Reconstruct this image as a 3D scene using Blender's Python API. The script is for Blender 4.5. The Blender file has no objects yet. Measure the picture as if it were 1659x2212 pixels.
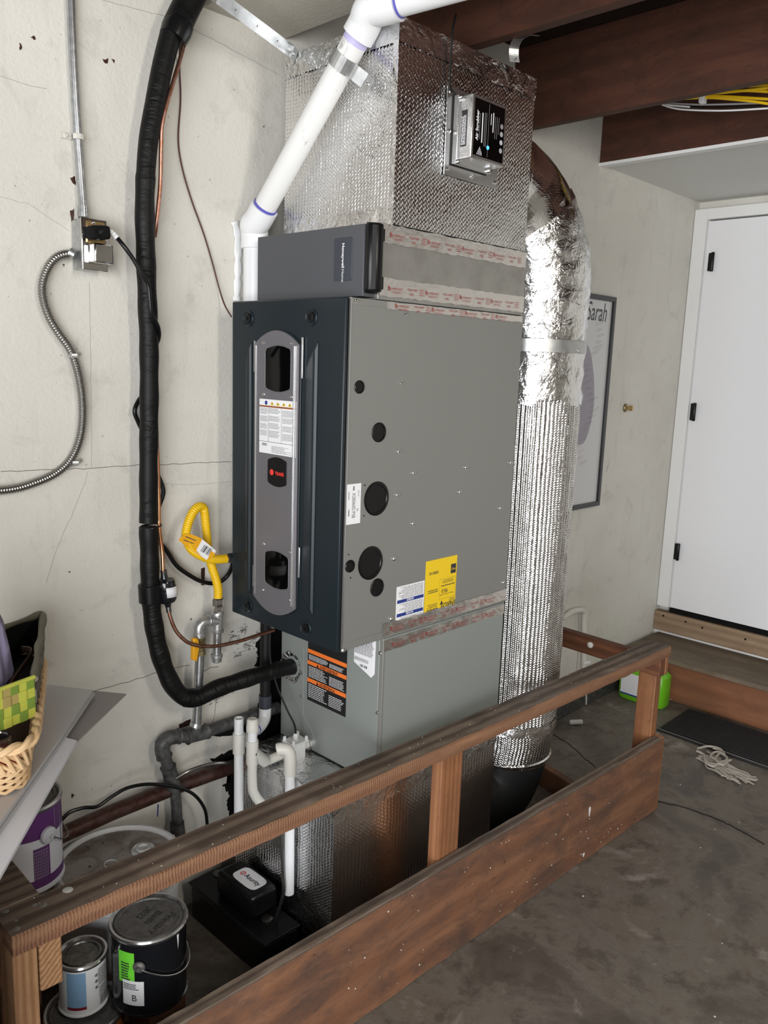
import bpy, bmesh, math, random
from mathutils import Vector, Matrix
random.seed(7)
S = bpy.context.scene
COL = S.collection
PI = math.pi

# ------------------------------------------------------------------ camera
cam = bpy.data.cameras.new('camera'); cam.sensor_fit = 'VERTICAL'; cam.sensor_height = 36.0
cam.lens = 1767.01 / 2212 * 36.0
cam.clip_start = 0.02
co = bpy.data.objects.new('camera', cam); COL.objects.link(co)
co.matrix_world = Matrix(((0.69898, 0.10530, -0.70734, -1.32045), (-0.71432, 0.15016, -0.68352, -1.42254),
                          (0.03424, 0.98304, 0.18017, 1.64698), (0, 0, 0, 1)))
S.camera = co

# ------------------------------------------------------------------ world, daylight, exposure
w = bpy.data.worlds.new('overcast_sky'); S.world = w; w.use_nodes = True
bg = w.node_tree.nodes['Background']; bg.inputs[0].default_value = (0.86, 0.93, 1.0, 1); bg.inputs[1].default_value = 0.35
S.view_settings.view_transform = 'Standard'
S.view_settings.look = 'None'
S.view_settings.exposure = 0.34
S.view_settings.gamma = 1.0

def area(name, loc, target, sx, sy, power, col=(1, 1, 1)):
    l = bpy.data.lights.new(name, 'AREA'); l.shape = 'RECTANGLE'; l.size = sx; l.size_y = sy; l.energy = power; l.color = col
    o = bpy.data.objects.new(name, l); COL.objects.link(o); o.location = loc
    d = Vector(target) - Vector(loc); o.rotation_euler = d.to_track_quat('-Z', 'Y').to_euler()
    return o
# daylight through the open garage door (the opening in the left side of the garage, behind the camera)
area('garage_door_daylight', (-3.45, -2.3, 1.35), (0.3, -0.4, 1.1), 3.6, 2.3, 215, (0.97, 0.985, 1.0))
area('added_warm_fill', (-0.4, -2.3, 2.47), (0.1, -0.6, 0.9), 0.25, 1.1, 26, (1.0, 0.94, 0.84))  # added warm overhead fill, its lamp is assumed and out of view

# ------------------------------------------------------------------ materials
def mat(name, col=(0.8, 0.8, 0.8), rough=0.5, metal=0.0, spec=0.5, emit=None, coat=0.0):
    m = bpy.data.materials.new(name); m.use_nodes = True
    b = m.node_tree.nodes['Principled BSDF']
    b.inputs['Base Color'].default_value = (*col, 1); b.inputs['Roughness'].default_value = rough
    b.inputs['Metallic'].default_value = metal; b.inputs['Specular IOR Level'].default_value = spec
    b.inputs['Coat Weight'].default_value = coat
    if emit:
        b.inputs['Emission Color'].default_value = (*emit[0], 1); b.inputs['Emission Strength'].default_value = emit[1]
    return m

class NT:
    def __init__(s, m):
        s.t = m.node_tree; s.b = s.t.nodes['Principled BSDF']
    def n(s, typ, **kw):
        x = s.t.nodes.new(typ)
        for k, v in kw.items():
            if k.startswith('_'): setattr(x, k[1:], v)
            else: x.inputs[k.replace('__', ' ')].default_value = v
        return x
    def l(s, a, b): s.t.links.new(a, b)
    def coord(s, kind='Object', scale=(1, 1, 1), rot=(0, 0, 0), loc=(0, 0, 0)):
        c = s.n('ShaderNodeTexCoord'); m = s.n('ShaderNodeMapping')
        m.inputs['Scale'].default_value = scale; m.inputs['Rotation'].default_value = rot; m.inputs['Location'].default_value = loc
        s.l(c.outputs[kind], m.inputs['Vector']); return m.outputs[0]
    def noise(s, vec, scale, detail=4, rough=0.55, dist=0.0):
        x = s.n('ShaderNodeTexNoise', Scale=scale, Detail=detail, Roughness=rough, Distortion=dist); s.l(vec, x.inputs['Vector']); return x.outputs[0]
    def ramp(s, fac, stops):
        r = s.n('ShaderNodeValToRGB'); e = r.color_ramp.elements
        while len(e) < len(stops): e.new(0.5)
        for i, (p, c) in enumerate(stops):
            e[i].position = p; e[i].color = (*c, 1) if len(c) == 3 else c
        s.l(fac, r.inputs[0]); return r.outputs[0]
    def mix(s, fac, a, b, mode='MIX'):
        x = s.n('ShaderNodeMix', _data_type='RGBA', _blend_type=mode)
        for sock, v in ((x.inputs[0], fac), (x.inputs[6], a), (x.inputs[7], b)):
            if hasattr(v, 'links'): s.l(v, sock)
            elif isinstance(v, (int, float)): sock.default_value = v
            else: sock.default_value = (*v, 1)
        return x.outputs[2]
    def math(s, op, a, b=0.0):
        x = s.n('ShaderNodeMath', _operation=op)
        for i, v in enumerate((a, b)):
            if hasattr(v, 'links'): s.l(v, x.inputs[i])
            else: x.inputs[i].default_value = v
        return x.outputs[0]
    def bump(s, h, strength=0.5, dist=0.002):
        x = s.n('ShaderNodeBump', Strength=strength, Distance=dist); s.l(h, x.inputs['Height']); s.l(x.outputs[0], s.b.inputs['Normal']); return x
    def base(s, c): s.l(c, s.b.inputs['Base Color'])

def wood(name, c_light, c_dark, axis=0, rough=0.65, ring=26.0, bump=0.35, stain=None, stain_amt=0.5):
    """3-D growth rings round the grain axis, so long faces show grain and cut ends show arcs"""
    m = mat(name, c_light, rough, spec=0.3); t = NT(m)
    sc = [1, 1, 1]; sc[axis] = 0.05
    off = [0.11, 0.17, 0.13]; off[axis] = 0
    v = t.coord('Object', tuple(sc), loc=tuple(off))
    wv = t.n('ShaderNodeTexWave', _wave_type='RINGS', _rings_direction='XYZ'[axis], Scale=ring, Distortion=2.2, Detail=3.0)
    wv.inputs['Detail Scale'].default_value = 3.0
    t.l(v, wv.inputs['Vector'])
    sc2 = [70, 70, 70]; sc2[axis] = 3.0
    fine = t.noise(t.coord('Object', tuple(sc2)), 1.0, 3, 0.6)
    sc3 = [1.6, 1.6, 1.6]; sc3[axis] = 0.7
    blot = t.noise(t.coord('Object', tuple(sc3)), 6.0, 9, 0.72, 0.5)
    scr = t.noise(t.coord('Object', tuple(sc3)), 45.0, 4, 0.7, 1.5)
    g = t.mix(wv.outputs['Fac'], c_dark, c_light)
    g = t.mix(t.math('MULTIPLY', fine, 0.55), g, tuple(x * 0.45 for x in c_dark))
    if stain:
        g = t.mix(t.ramp(blot, [(0.44, (0, 0, 0)), (0.64, (stain_amt,) * 3)]), g, stain)
        g = t.mix(t.ramp(scr, [(0.60, (0, 0, 0)), (0.70, (stain_amt * .8,) * 3)]), g, tuple(x * .6 for x in stain))
        g = t.mix(t.ramp(scr, [(0.24, (0.35,) * 3), (0.34, (0, 0, 0))]), g, tuple(min(1, x * 1.6) for x in c_light))
    t.base(g)
    h = t.math('ADD', t.math('MULTIPLY', wv.outputs['Fac'], 0.5), fine)
    t.bump(h, bump, 0.0015)
    return m

def foil(name, col=(0.86, 0.86, 0.87), ribs=570.0, herr=900.0, k1=0.5, k2=0.5, k3=0.6, strength=0.9, rough=0.13, crease=0.4):
    m = mat(name, col, rough, 1.0); t = NT(m)
    uv = t.coord('UV'); sp = t.n('ShaderNodeSeparateXYZ')
    warp = t.n('ShaderNodeTexNoise', Scale=14.0, Detail=2.0); t.l(uv, warp.inputs['Vector'])
    add = t.n('ShaderNodeVectorMath', _operation='MULTIPLY_ADD'); t.l(warp.outputs['Color'], add.inputs[0]); add.inputs[1].default_value = (0.012, 0.012, 0); t.l(uv, add.inputs[2])
    t.l(add.outputs[0], sp.inputs[0])
    h1 = t.math('SINE', t.math('MULTIPLY', sp.outputs[0], ribs))
    ph = t.math('ADD', t.math('MULTIPLY', sp.outputs[1], herr), t.math('MULTIPLY', h1, 2.2))
    h2 = t.math('SINE', ph)
    n1 = t.noise(uv, 90.0, 3, 0.6, 0.6)
    n2 = t.noise(uv, 16.0, 4, 0.6, 1.0)
    h = t.math('ADD', t.math('MULTIPLY', h1, k1), t.math('MULTIPLY', h2, k2))
    h = t.math('ADD', h, t.math('MULTIPLY', n1, k3 * 3))
    h = t.math('ADD', h, t.math('MULTIPLY', n2, crease * 8))
    t.bump(h, strength, 0.00075)
    return m

M = {}
M['foil_duct'] = foil('foil_duct', ribs=520, herr=850, k1=0.25, k2=0.55, k3=0.6, strength=0.9, rough=0.1)
M['foil_front'] = foil('foil_front', ribs=560, herr=700, k1=0.8, k2=0.5, k3=0.35, strength=0.75, crease=0.6, rough=0.1)
M['foil_side'] = foil('foil_side', ribs=470, herr=560, k1=0.4, k2=0.6, k3=0.8, strength=0.62, crease=0.5, rough=0.1)
M['foil_smooth'] = foil('foil_smooth', ribs=520, herr=620, k1=0.2, k2=0.2, k3=0.3, strength=0.3, crease=0.5, rough=0.12)
M['foil_low'] = foil('foil_low', ribs=470, herr=560, k1=0.5, k2=0.4, k3=0.3, strength=0.42, crease=0.4, rough=0.14)
M['foil_crinkle'] = foil('foil_crinkle', ribs=200, herr=160, k1=0.15, k2=0.15, k3=0.7, strength=0.9, crease=1.3, rough=0.17)
M['foil_tape'] = foil('foil_tape', col=(0.83, 0.80, 0.79), ribs=180, herr=200, k1=0.05, k2=0.05, k3=0.30, strength=0.45, crease=0.7, rough=0.30)

def make_wall_mat(name, c1, c2, dirt=0.5, seed=0.0):
    m = mat(name, c1, 0.72, spec=0.25); t = NT(m)
    v = t.coord('Object', loc=(seed, seed, seed))
    big = t.noise(v, 1.6, 6, 0.6, 0.4); mid = t.noise(v, 9.0, 5, 0.65, 0.6)
    streak = t.noise(t.coord('Object', (14, 14, 1.8), loc=(seed, 0, 0)), 1.0, 4, 0.6)
    c = t.mix(t.ramp(big, [(0.35, (0, 0, 0)), (0.7, (1, 1, 1))]), c1, c2)
    c = t.mix(t.ramp(mid, [(0.56, (0, 0, 0)), (0.80, (dirt,) * 3)]), c, tuple(x * 0.62 for x in c2))
    c = t.mix(t.ramp(streak, [(0.60, (0, 0, 0)), (0.85, (dirt * 0.7,) * 3)]), c, tuple(x * 0.70 for x in c2))
    sp = t.noise(v, 70.0, 2, 0.5)
    c = t.mix(t.ramp(sp, [(0.72, (0, 0, 0)), (0.76, (dirt,) * 3)]), c, (0.16, 0.14, 0.12))
    t.base(c)
    h = t.math('ADD', t.math('MULTIPLY', mid, 1.2), t.noise(v, 120.0, 2, 0.5))
    t.bump(h, 0.35, 0.003)
    return m
M['plaster'] = make_wall_mat('plaster', (0.69, 0.67, 0.615), (0.61, 0.585, 0.53))
M['soffit_paint'] = make_wall_mat('soffit_paint', (0.66, 0.66, 0.63), (0.62, 0.62, 0.59), 0.15, 3.0)
M['beige_ceiling'] = make_wall_mat('beige_ceiling', (0.52, 0.49, 0.42), (0.44, 0.41, 0.36), 0.3, 5.0)
M['white_paint'] = make_wall_mat('white_paint', (0.80, 0.80, 0.79), (0.77, 0.77, 0.76), 0.08, 8.0)

def make_concrete():
    m = mat('concrete', (0.2, 0.18, 0.16), 0.62, spec=0.4); t = NT(m)
    v = t.coord('Object')
    a = t.noise(v, 2.6, 8, 0.66, 0.9); b = t.noise(v, 9.0, 8, 0.72, 0.15); c = t.noise(v, 160.0, 3, 0.6)
    col = t.ramp(a, [(0.30, (0.070, 0.058, 0.050)), (0.43, (0.125, 0.102, 0.083)), (0.52, (0.185, 0.160, 0.132)), (0.60, (0.165, 0.135, 0.105)), (0.70, (0.32, 0.29, 0.255))])
    col = t.mix(t.ramp(b, [(0.52, (0, 0, 0)), (0.62, (0.7,) * 3)]), col, (0.080, 0.062, 0.050))
    col = t.mix(t.ramp(b, [(0.30, (0.7,) * 3), (0.40, (0, 0, 0))]), col, (0.33, 0.30, 0.265))
    col = t.mix(t.math('MULTIPLY', c, 0.30), col, (0.05, 0.045, 0.04))
    t.base(col)
    t.l(t.ramp(a, [(0.3, (0.42,) * 3), (0.7, (0.75,) * 3)]), t.b.inputs['Roughness'])
    t.bump(t.math('ADD', b, t.math('MULTIPLY', c, 0.5)), 0.4, 0.003)
    return m
M['concrete'] = make_concrete()

M['rail_wood'] = wood('rail_wood', (0.270, 0.205, 0.155), (0.110, 0.076, 0.056), 0, 0.7, 30, 0.6, (0.075, 0.055, 0.045), 0.55)
M['post_wood'] = wood('post_wood', (0.36, 0.165, 0.075), (0.26, 0.105, 0.045), 2, 0.55, 20, 0.25, (0.15, 0.065, 0.035), 0.6)
M['pine_post'] = wood('pine_post', (0.46, 0.27, 0.145), (0.30, 0.150, 0.070), 2, 0.55, 22, 0.4, (0.20, 0.10, 0.05), 0.5)
M['kick_wood'] = wood('kick_wood', (0.270, 0.130, 0.072), (0.205, 0.094, 0.052), 0, 0.6, 4, 0.3, (0.085, 0.052, 0.040), 0.9)
M['beam_wood'] = wood('beam_wood', (0.115, 0.044, 0.026), (0.088, 0.033, 0.020), 1, 0.7, 5, 0.4, (0.045, 0.020, 0.013), 0.85)
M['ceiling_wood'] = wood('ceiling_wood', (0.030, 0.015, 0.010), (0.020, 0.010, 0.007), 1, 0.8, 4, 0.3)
M['return_wood'] = wood('return_wood', (0.22, 0.088, 0.042), (0.13, 0.05, 0.025), 1, 0.6, 20, 0.3, (0.06, 0.03, 0.02), 0.6)
M['pine_end'] = wood('pine_end', (0.50, 0.30, 0.16), (0.30, 0.145, 0.065), 1, 0.6, 34, 0.4)
M['riser_wood'] = wood('riser_wood', (0.31, 0.135, 0.066), (0.25, 0.10, 0.05), 1, 0.6, 4, 0.3, (0.12, 0.06, 0.035), 0.5)
M['plywood'] = wood('plywood', (0.235, 0.185, 0.130), (0.165, 0.125, 0.088), 1, 0.7, 5, 0.3, (0.10, 0.078, 0.056), 0.7)
M['pale_board'] = wood('pale_board', (0.40, 0.29, 0.19), (0.30, 0.20, 0.125), 1, 0.65, 9, 0.3, (0.22, 0.14, 0.09), 0.5)
# saw marks and dark stain on the front edge of the top rail

def saw_mat():
    m = wood('sawn_edge', (0.36, 0.195, 0.110), (0.27, 0.135, 0.076), 0, 0.65, 7, 0.3); t = NT(m)
    old = t.b.inputs['Base Color'].links[0].from_socket
    v = t.coord('Object', (1, 1, 1)); wv = t.n('ShaderNodeTexWave', _wave_type='BANDS', _bands_direction='X', Scale=46.0, Distortion=5.0, Detail=4.0)
    t.l(v, wv.inputs['Vector'])
    nz = t.noise(t.coord('Object', (3, 20, 20)), 1.6, 4, 0.6)
    f = t.math('MULTIPLY', t.ramp(wv.outputs['Fac'], [(0.30, (0.1, 0.1, 0.1)), (0.85, (1, 1, 1))]), t.ramp(nz, [(0.30, (0, 0, 0)), (0.52, (1, 1, 1))]))
    t.base(t.mix(t.math('MULTIPLY', f, 0.62), old, (0.070, 0.028, 0.018)))
    return m
M['sawn_edge'] = saw_mat()

def speckle_metal(name, col, rough, metal, amp=0.08, scale=30.0, bump=0.0):
    m = mat(name, col, rough, metal); t = NT(m)
    n = t.noise(t.coord('Object'), scale, 4, 0.6, 0.3)
    t.base(t.mix(t.ramp(n, [(0.35, (0, 0, 0)), (0.65, (1, 1, 1))]), tuple(max(0, c - amp) for c in col), tuple(min(1, c + amp) for c in col)))
    if bump: t.bump(n, bump, 0.001)
    return m
M['cabinet_grey'] = mat('cabinet_grey', (0.235, 0.235, 0.220), 0.42, 0.25, 0.5)
M['coil_grey'] = mat('coil_grey', (0.275, 0.295, 0.280), 0.40, 0.2, 0.5)
M['door_blue'] = mat('door_blue', (0.0085, 0.0150, 0.0200), 0.36, 0.0, 0.35)
M['door_dark'] = mat('door_dark', (0.008, 0.012, 0.016), 0.35)
M['plate_grey'] = mat('plate_grey', (0.175, 0.170, 0.185), 0.38, 0.35)
M['bright_trim'] = mat('bright_trim', (0.72, 0.73, 0.76), 0.22, 0.9)
M['black_glass'] = mat('black_glass', (0.002, 0.002, 0.002), 0.05, 0, 0.3)
M['black_plastic'] = mat('black_plastic', (0.005, 0.005, 0.0055), 0.30, 0, 0.3)
M['black_rubber'] = mat('black_rubber', (0.007, 0.007, 0.007), 0.5, 0, 0.3)
M['matte_black'] = mat('matte_black', (0.004, 0.004, 0.004), 0.85, 0, 0.2)
M['cleaner_grey'] = mat('cleaner_grey', (0.085, 0.088, 0.098), 0.5, 0.15)
M['badge_grey'] = mat('badge_grey', (0.040, 0.044, 0.060), 0.4)
M['galvanised'] = speckle_metal('galvanised', (0.52, 0.53, 0.53), 0.36, 0.85, 0.07, 40)
M['galv_sheet'] = speckle_metal('galv_sheet', (0.40, 0.39, 0.37), 0.42, 0.75, 0.04, 14)
M['alum'] = mat('alum', (0.62, 0.62, 0.62), 0.25, 0.95)
M['steel_pipe'] = speckle_metal('steel_pipe', (0.46, 0.47, 0.48), 0.3, 0.9, 0.08, 60, 0.15)
M['old_iron'] = speckle_metal('old_iron', (0.105, 0.105, 0.105), 0.55, 0.5, 0.04, 50, 0.4)
M['rust_iron'] = speckle_metal('rust_iron', (0.075, 0.035, 0.028), 0.42, 0.5, 0.02, 40, 0.3)
M['chrome'] = mat('chrome', (0.80, 0.80, 0.80), 0.12, 1.0)
M['flex_steel'] = mat('flex_steel', (0.30, 0.29, 0.27), 0.28, 0.95)
M['brass'] = mat('brass', (0.52, 0.36, 0.16), 0.3, 0.9)
M['brass_dull'] = mat('brass_dull', (0.30, 0.24, 0.13), 0.4, 0.8)
M['copper'] = mat('copper', (0.72, 0.33, 0.17), 0.26, 1.0)
M['copper_dark'] = speckle_metal('copper_dark', (0.34, 0.17, 0.12), 0.32, 0.95, 0.06, 50)
M['yellow_coat'] = mat('yellow_coat', (0.80, 0.50, 0.008), 0.33, 0, 0.5)
M['yellow_knob'] = mat('yellow_knob', (0.75, 0.36, 0.01), 0.35)
M['brown_wire'] = mat('brown_wire', (0.075, 0.026, 0.022), 0.4)
M['pvc'] = mat('pvc', (0.76, 0.77, 0.78), 0.35)
M['pvc_cream'] = mat('pvc_cream', (0.66, 0.65, 0.60), 0.38)
M['purple_primer'] = mat('purple_primer', (0.10, 0.10, 0.42), 0.4)
M['purple_faint'] = mat('purple_faint', (0.50, 0.47, 0.72), 0.4)
def pvc_dirty():
    m = mat('pvc_scuffed', (0.74, 0.74, 0.73), 0.4); t = NT(m)
    n = t.noise(t.coord('UV', (30, 6, 1)), 1.0, 5, 0.7, 1.2)
    t.base(t.mix(t.ramp(n, [(0.60, (0, 0, 0)), (0.66, (0.8,) * 3)]), (0.74, 0.74, 0.73), (0.33, 0.32, 0.30)))
    return m
M['pvc_scuffed'] = pvc_dirty()
def insul():
    m = mat('black_foam', (0.0035, 0.0035, 0.0035), 0.5, 0, 0.24); t = NT(m)
    n = t.noise(t.coord('UV', (8, 34, 1)), 1.0, 3, 0.6, 0.8)
    n2 = t.noise(t.coord('UV', (5, 5, 1)), 1.0, 2, 0.5)
    t.bump(t.math('MULTIPLY', t.ramp(n, [(0.45, (0, 0, 0)), (0.75, (1, 1, 1))]), t.ramp(n2, [(0.4, (0.1,) * 3), (0.6, (1, 1, 1))])), 0.8, 0.004)
    return m
M['black_foam'] = insul()
M['paper_white'] = mat('paper_white', (0.80, 0.80, 0.82), 0.45)
M['ink'] = mat('ink', (0.03, 0.03, 0.035), 0.5)
M['ink_grey'] = mat('ink_grey', (0.16, 0.16, 0.17), 0.5)
M['ink_white'] = mat('ink_white', (0.85, 0.85, 0.87), 0.5)
M['ink_soft'] = mat('ink_soft', (0.40, 0.40, 0.42), 0.5)
M['orange'] = mat('orange', (0.86, 0.19, 0.03), 0.45)
M['label_black'] = mat('label_black', (0.010, 0.010, 0.011), 0.4)
M['label_blue'] = mat('label_blue', (0.018, 0.040, 0.22), 0.4)
M['label_yellow'] = mat('label_yellow', (0.82, 0.56, 0.012), 0.42)
M['label_brown'] = mat('label_brown', (0.28, 0.085, 0.02), 0.45)
M['red_print'] = mat('red_print', (0.30, 0.045, 0.04), 0.5)
M['logo_red'] = mat('logo_red', (0.80, 0.045, 0.035), 0.4)
M['led_blue'] = mat('led_blue', (0.05, 0.3, 1.0), 0.3, emit=((0.03, 0.22, 1.0), 4.0))
M['green_plastic'] = mat('green_plastic', (0.16, 0.50, 0.015), 0.35)
M['green_label'] = mat('green_label', (0.16, 0.66, 0.04), 0.45)
M['white_enamel'] = mat('white_enamel', (0.66, 0.68, 0.74), 0.3)
M['pearl'] = mat('pearl', (0.52, 0.52, 0.57), 0.5)
M['sky_label'] = mat('sky_label', (0.22, 0.38, 0.58), 0.4)
M['maroon'] = mat('maroon', (0.20, 0.012, 0.02), 0.4)
M['purple_label'] = mat('purple_label', (0.10, 0.025, 0.14), 0.35)
M['purple_pale'] = mat('purple_pale', (0.46, 0.44, 0.52), 0.35)
M['lid_metal'] = speckle_metal('lid_metal', (0.16, 0.155, 0.145), 0.3, 0.9, 0.05, 60)
M['lid_dark'] = speckle_metal('lid_dark', (0.135, 0.130, 0.125), 0.45, 0.5, 0.03, 60)
M['can_black'] = mat('can_black', (0.012, 0.013, 0.016), 0.18, 0.3, coat=0.5)
M['rim_steel'] = mat('rim_steel', (0.55, 0.55, 0.56), 0.2, 0.95)
M['orange_can'] = mat('orange_can', (0.30, 0.09, 0.02), 0.4)
def dirty_lid():
    m = mat('dirty_lid', (0.5, 0.48, 0.45), 0.6); t = NT(m); v = t.coord('Object')
    n = t.noise(v, 14.0, 6, 0.7, 0.6); n2 = t.noise(v, 40.0, 3, 0.6)
    c = t.mix(t.ramp(n, [(0.42, (0, 0, 0)), (0.66, (1, 1, 1))]), (0.36, 0.33, 0.31), (0.17, 0.13, 0.10))
    c = t.mix(t.ramp(n2, [(0.66, (0, 0, 0)), (0.70, (1, 1, 1))]), c, (0.06, 0.04, 0.03)); t.base(c); return m
M['dirty_lid'] = dirty_lid()
M['bucket_white'] = mat('bucket_white', (0.62, 0.62, 0.62), 0.45)
M['panel_white'] = mat('panel_white', (0.50, 0.50, 0.51), 0.4, 0.1)
M['panel_band'] = mat('panel_band', (0.74, 0.76, 0.82), 0.4)
M['cardboard'] = mat('cardboard', (0.30, 0.28, 0.27), 0.7)
def wicker_mat(name, c1, c2):
    m = mat(name, c1, 0.55); t = NT(m); n = t.noise(t.coord('Object'), 30.0, 3, 0.6)
    t.base(t.mix(n, c1, c2)); return m
M['wicker'] = wicker_mat('wicker', (0.72, 0.55, 0.34), (0.62, 0.36, 0.16))
M['palm_lime'] = wicker_mat('palm_lime', (0.34, 0.40, 0.045), (0.52, 0.50, 0.08))
M['palm_green'] = wicker_mat('palm_green', (0.10, 0.20, 0.025), (0.22, 0.30, 0.04))
M['palm_tan'] = wicker_mat('palm_tan', (0.42, 0.32, 0.10), (0.30, 0.24, 0.08))
M['olive_cloth'] = wicker_mat('olive_cloth', (0.085, 0.078, 0.050), (0.14, 0.125, 0.085))
M['lilac_cloth'] = wicker_mat('lilac_cloth', (0.16, 0.14, 0.22), (0.26, 0.23, 0.34))
M['leather'] = mat('leather', (0.06, 0.030, 0.018), 0.5)
M['frame_black'] = mat('frame_black', (0.012, 0.012, 0.013), 0.3)
M['poster_paper'] = mat('poster_paper', (0.60, 0.60, 0.60), 0.25)
M['poster_mauve'] = mat('poster_mauve', (0.30, 0.27, 0.31), 0.3)
M['pen_green'] = mat('pen_green', (0.28, 0.38, 0.33), 0.5)
M['pen_pink'] = mat('pen_pink', (0.52, 0.32, 0.31), 0.5)
M['cotton'] = mat('cotton', (0.42, 0.38, 0.33), 0.9)
M['mat_rubber'] = mat('mat_rubber', (0.016, 0.016, 0.017), 0.55)
M['door_paint'] = mat('door_paint', (0.80, 0.80, 0.82), 0.35)
M['red_cloth'] = mat('red_cloth', (0.5, 0.03, 0.02), 0.6)

# ------------------------------------------------------------------ mesh helpers
def link(name, me, parent=None, mats=(), smooth=True, angle=0.6):
    o = bpy.data.objects.new(name, me); COL.objects.link(o)
    for m in mats: me.materials.append(M[m] if isinstance(m, str) else m)
    if smooth:
        me.shade_smooth()
        try: me.set_sharp_from_angle(angle=angle)
        except Exception: pass
    if parent is not None:
        o.parent = parent
        o.matrix_parent_inverse = Matrix()
    return o

def tag(o, label, cat, group=None):
    o['label'] = label; o['category'] = cat
    if group: o['group'] = group
    return o

def thing(name, loc, label, cat, group=None, rz=0.0):
    o = bpy.data.objects.new(name, None); COL.objects.link(o); o.location = loc; o.rotation_euler = (0, 0, rz)
    o.empty_display_size = 0.05
    return tag(o, label, cat, group)

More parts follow.
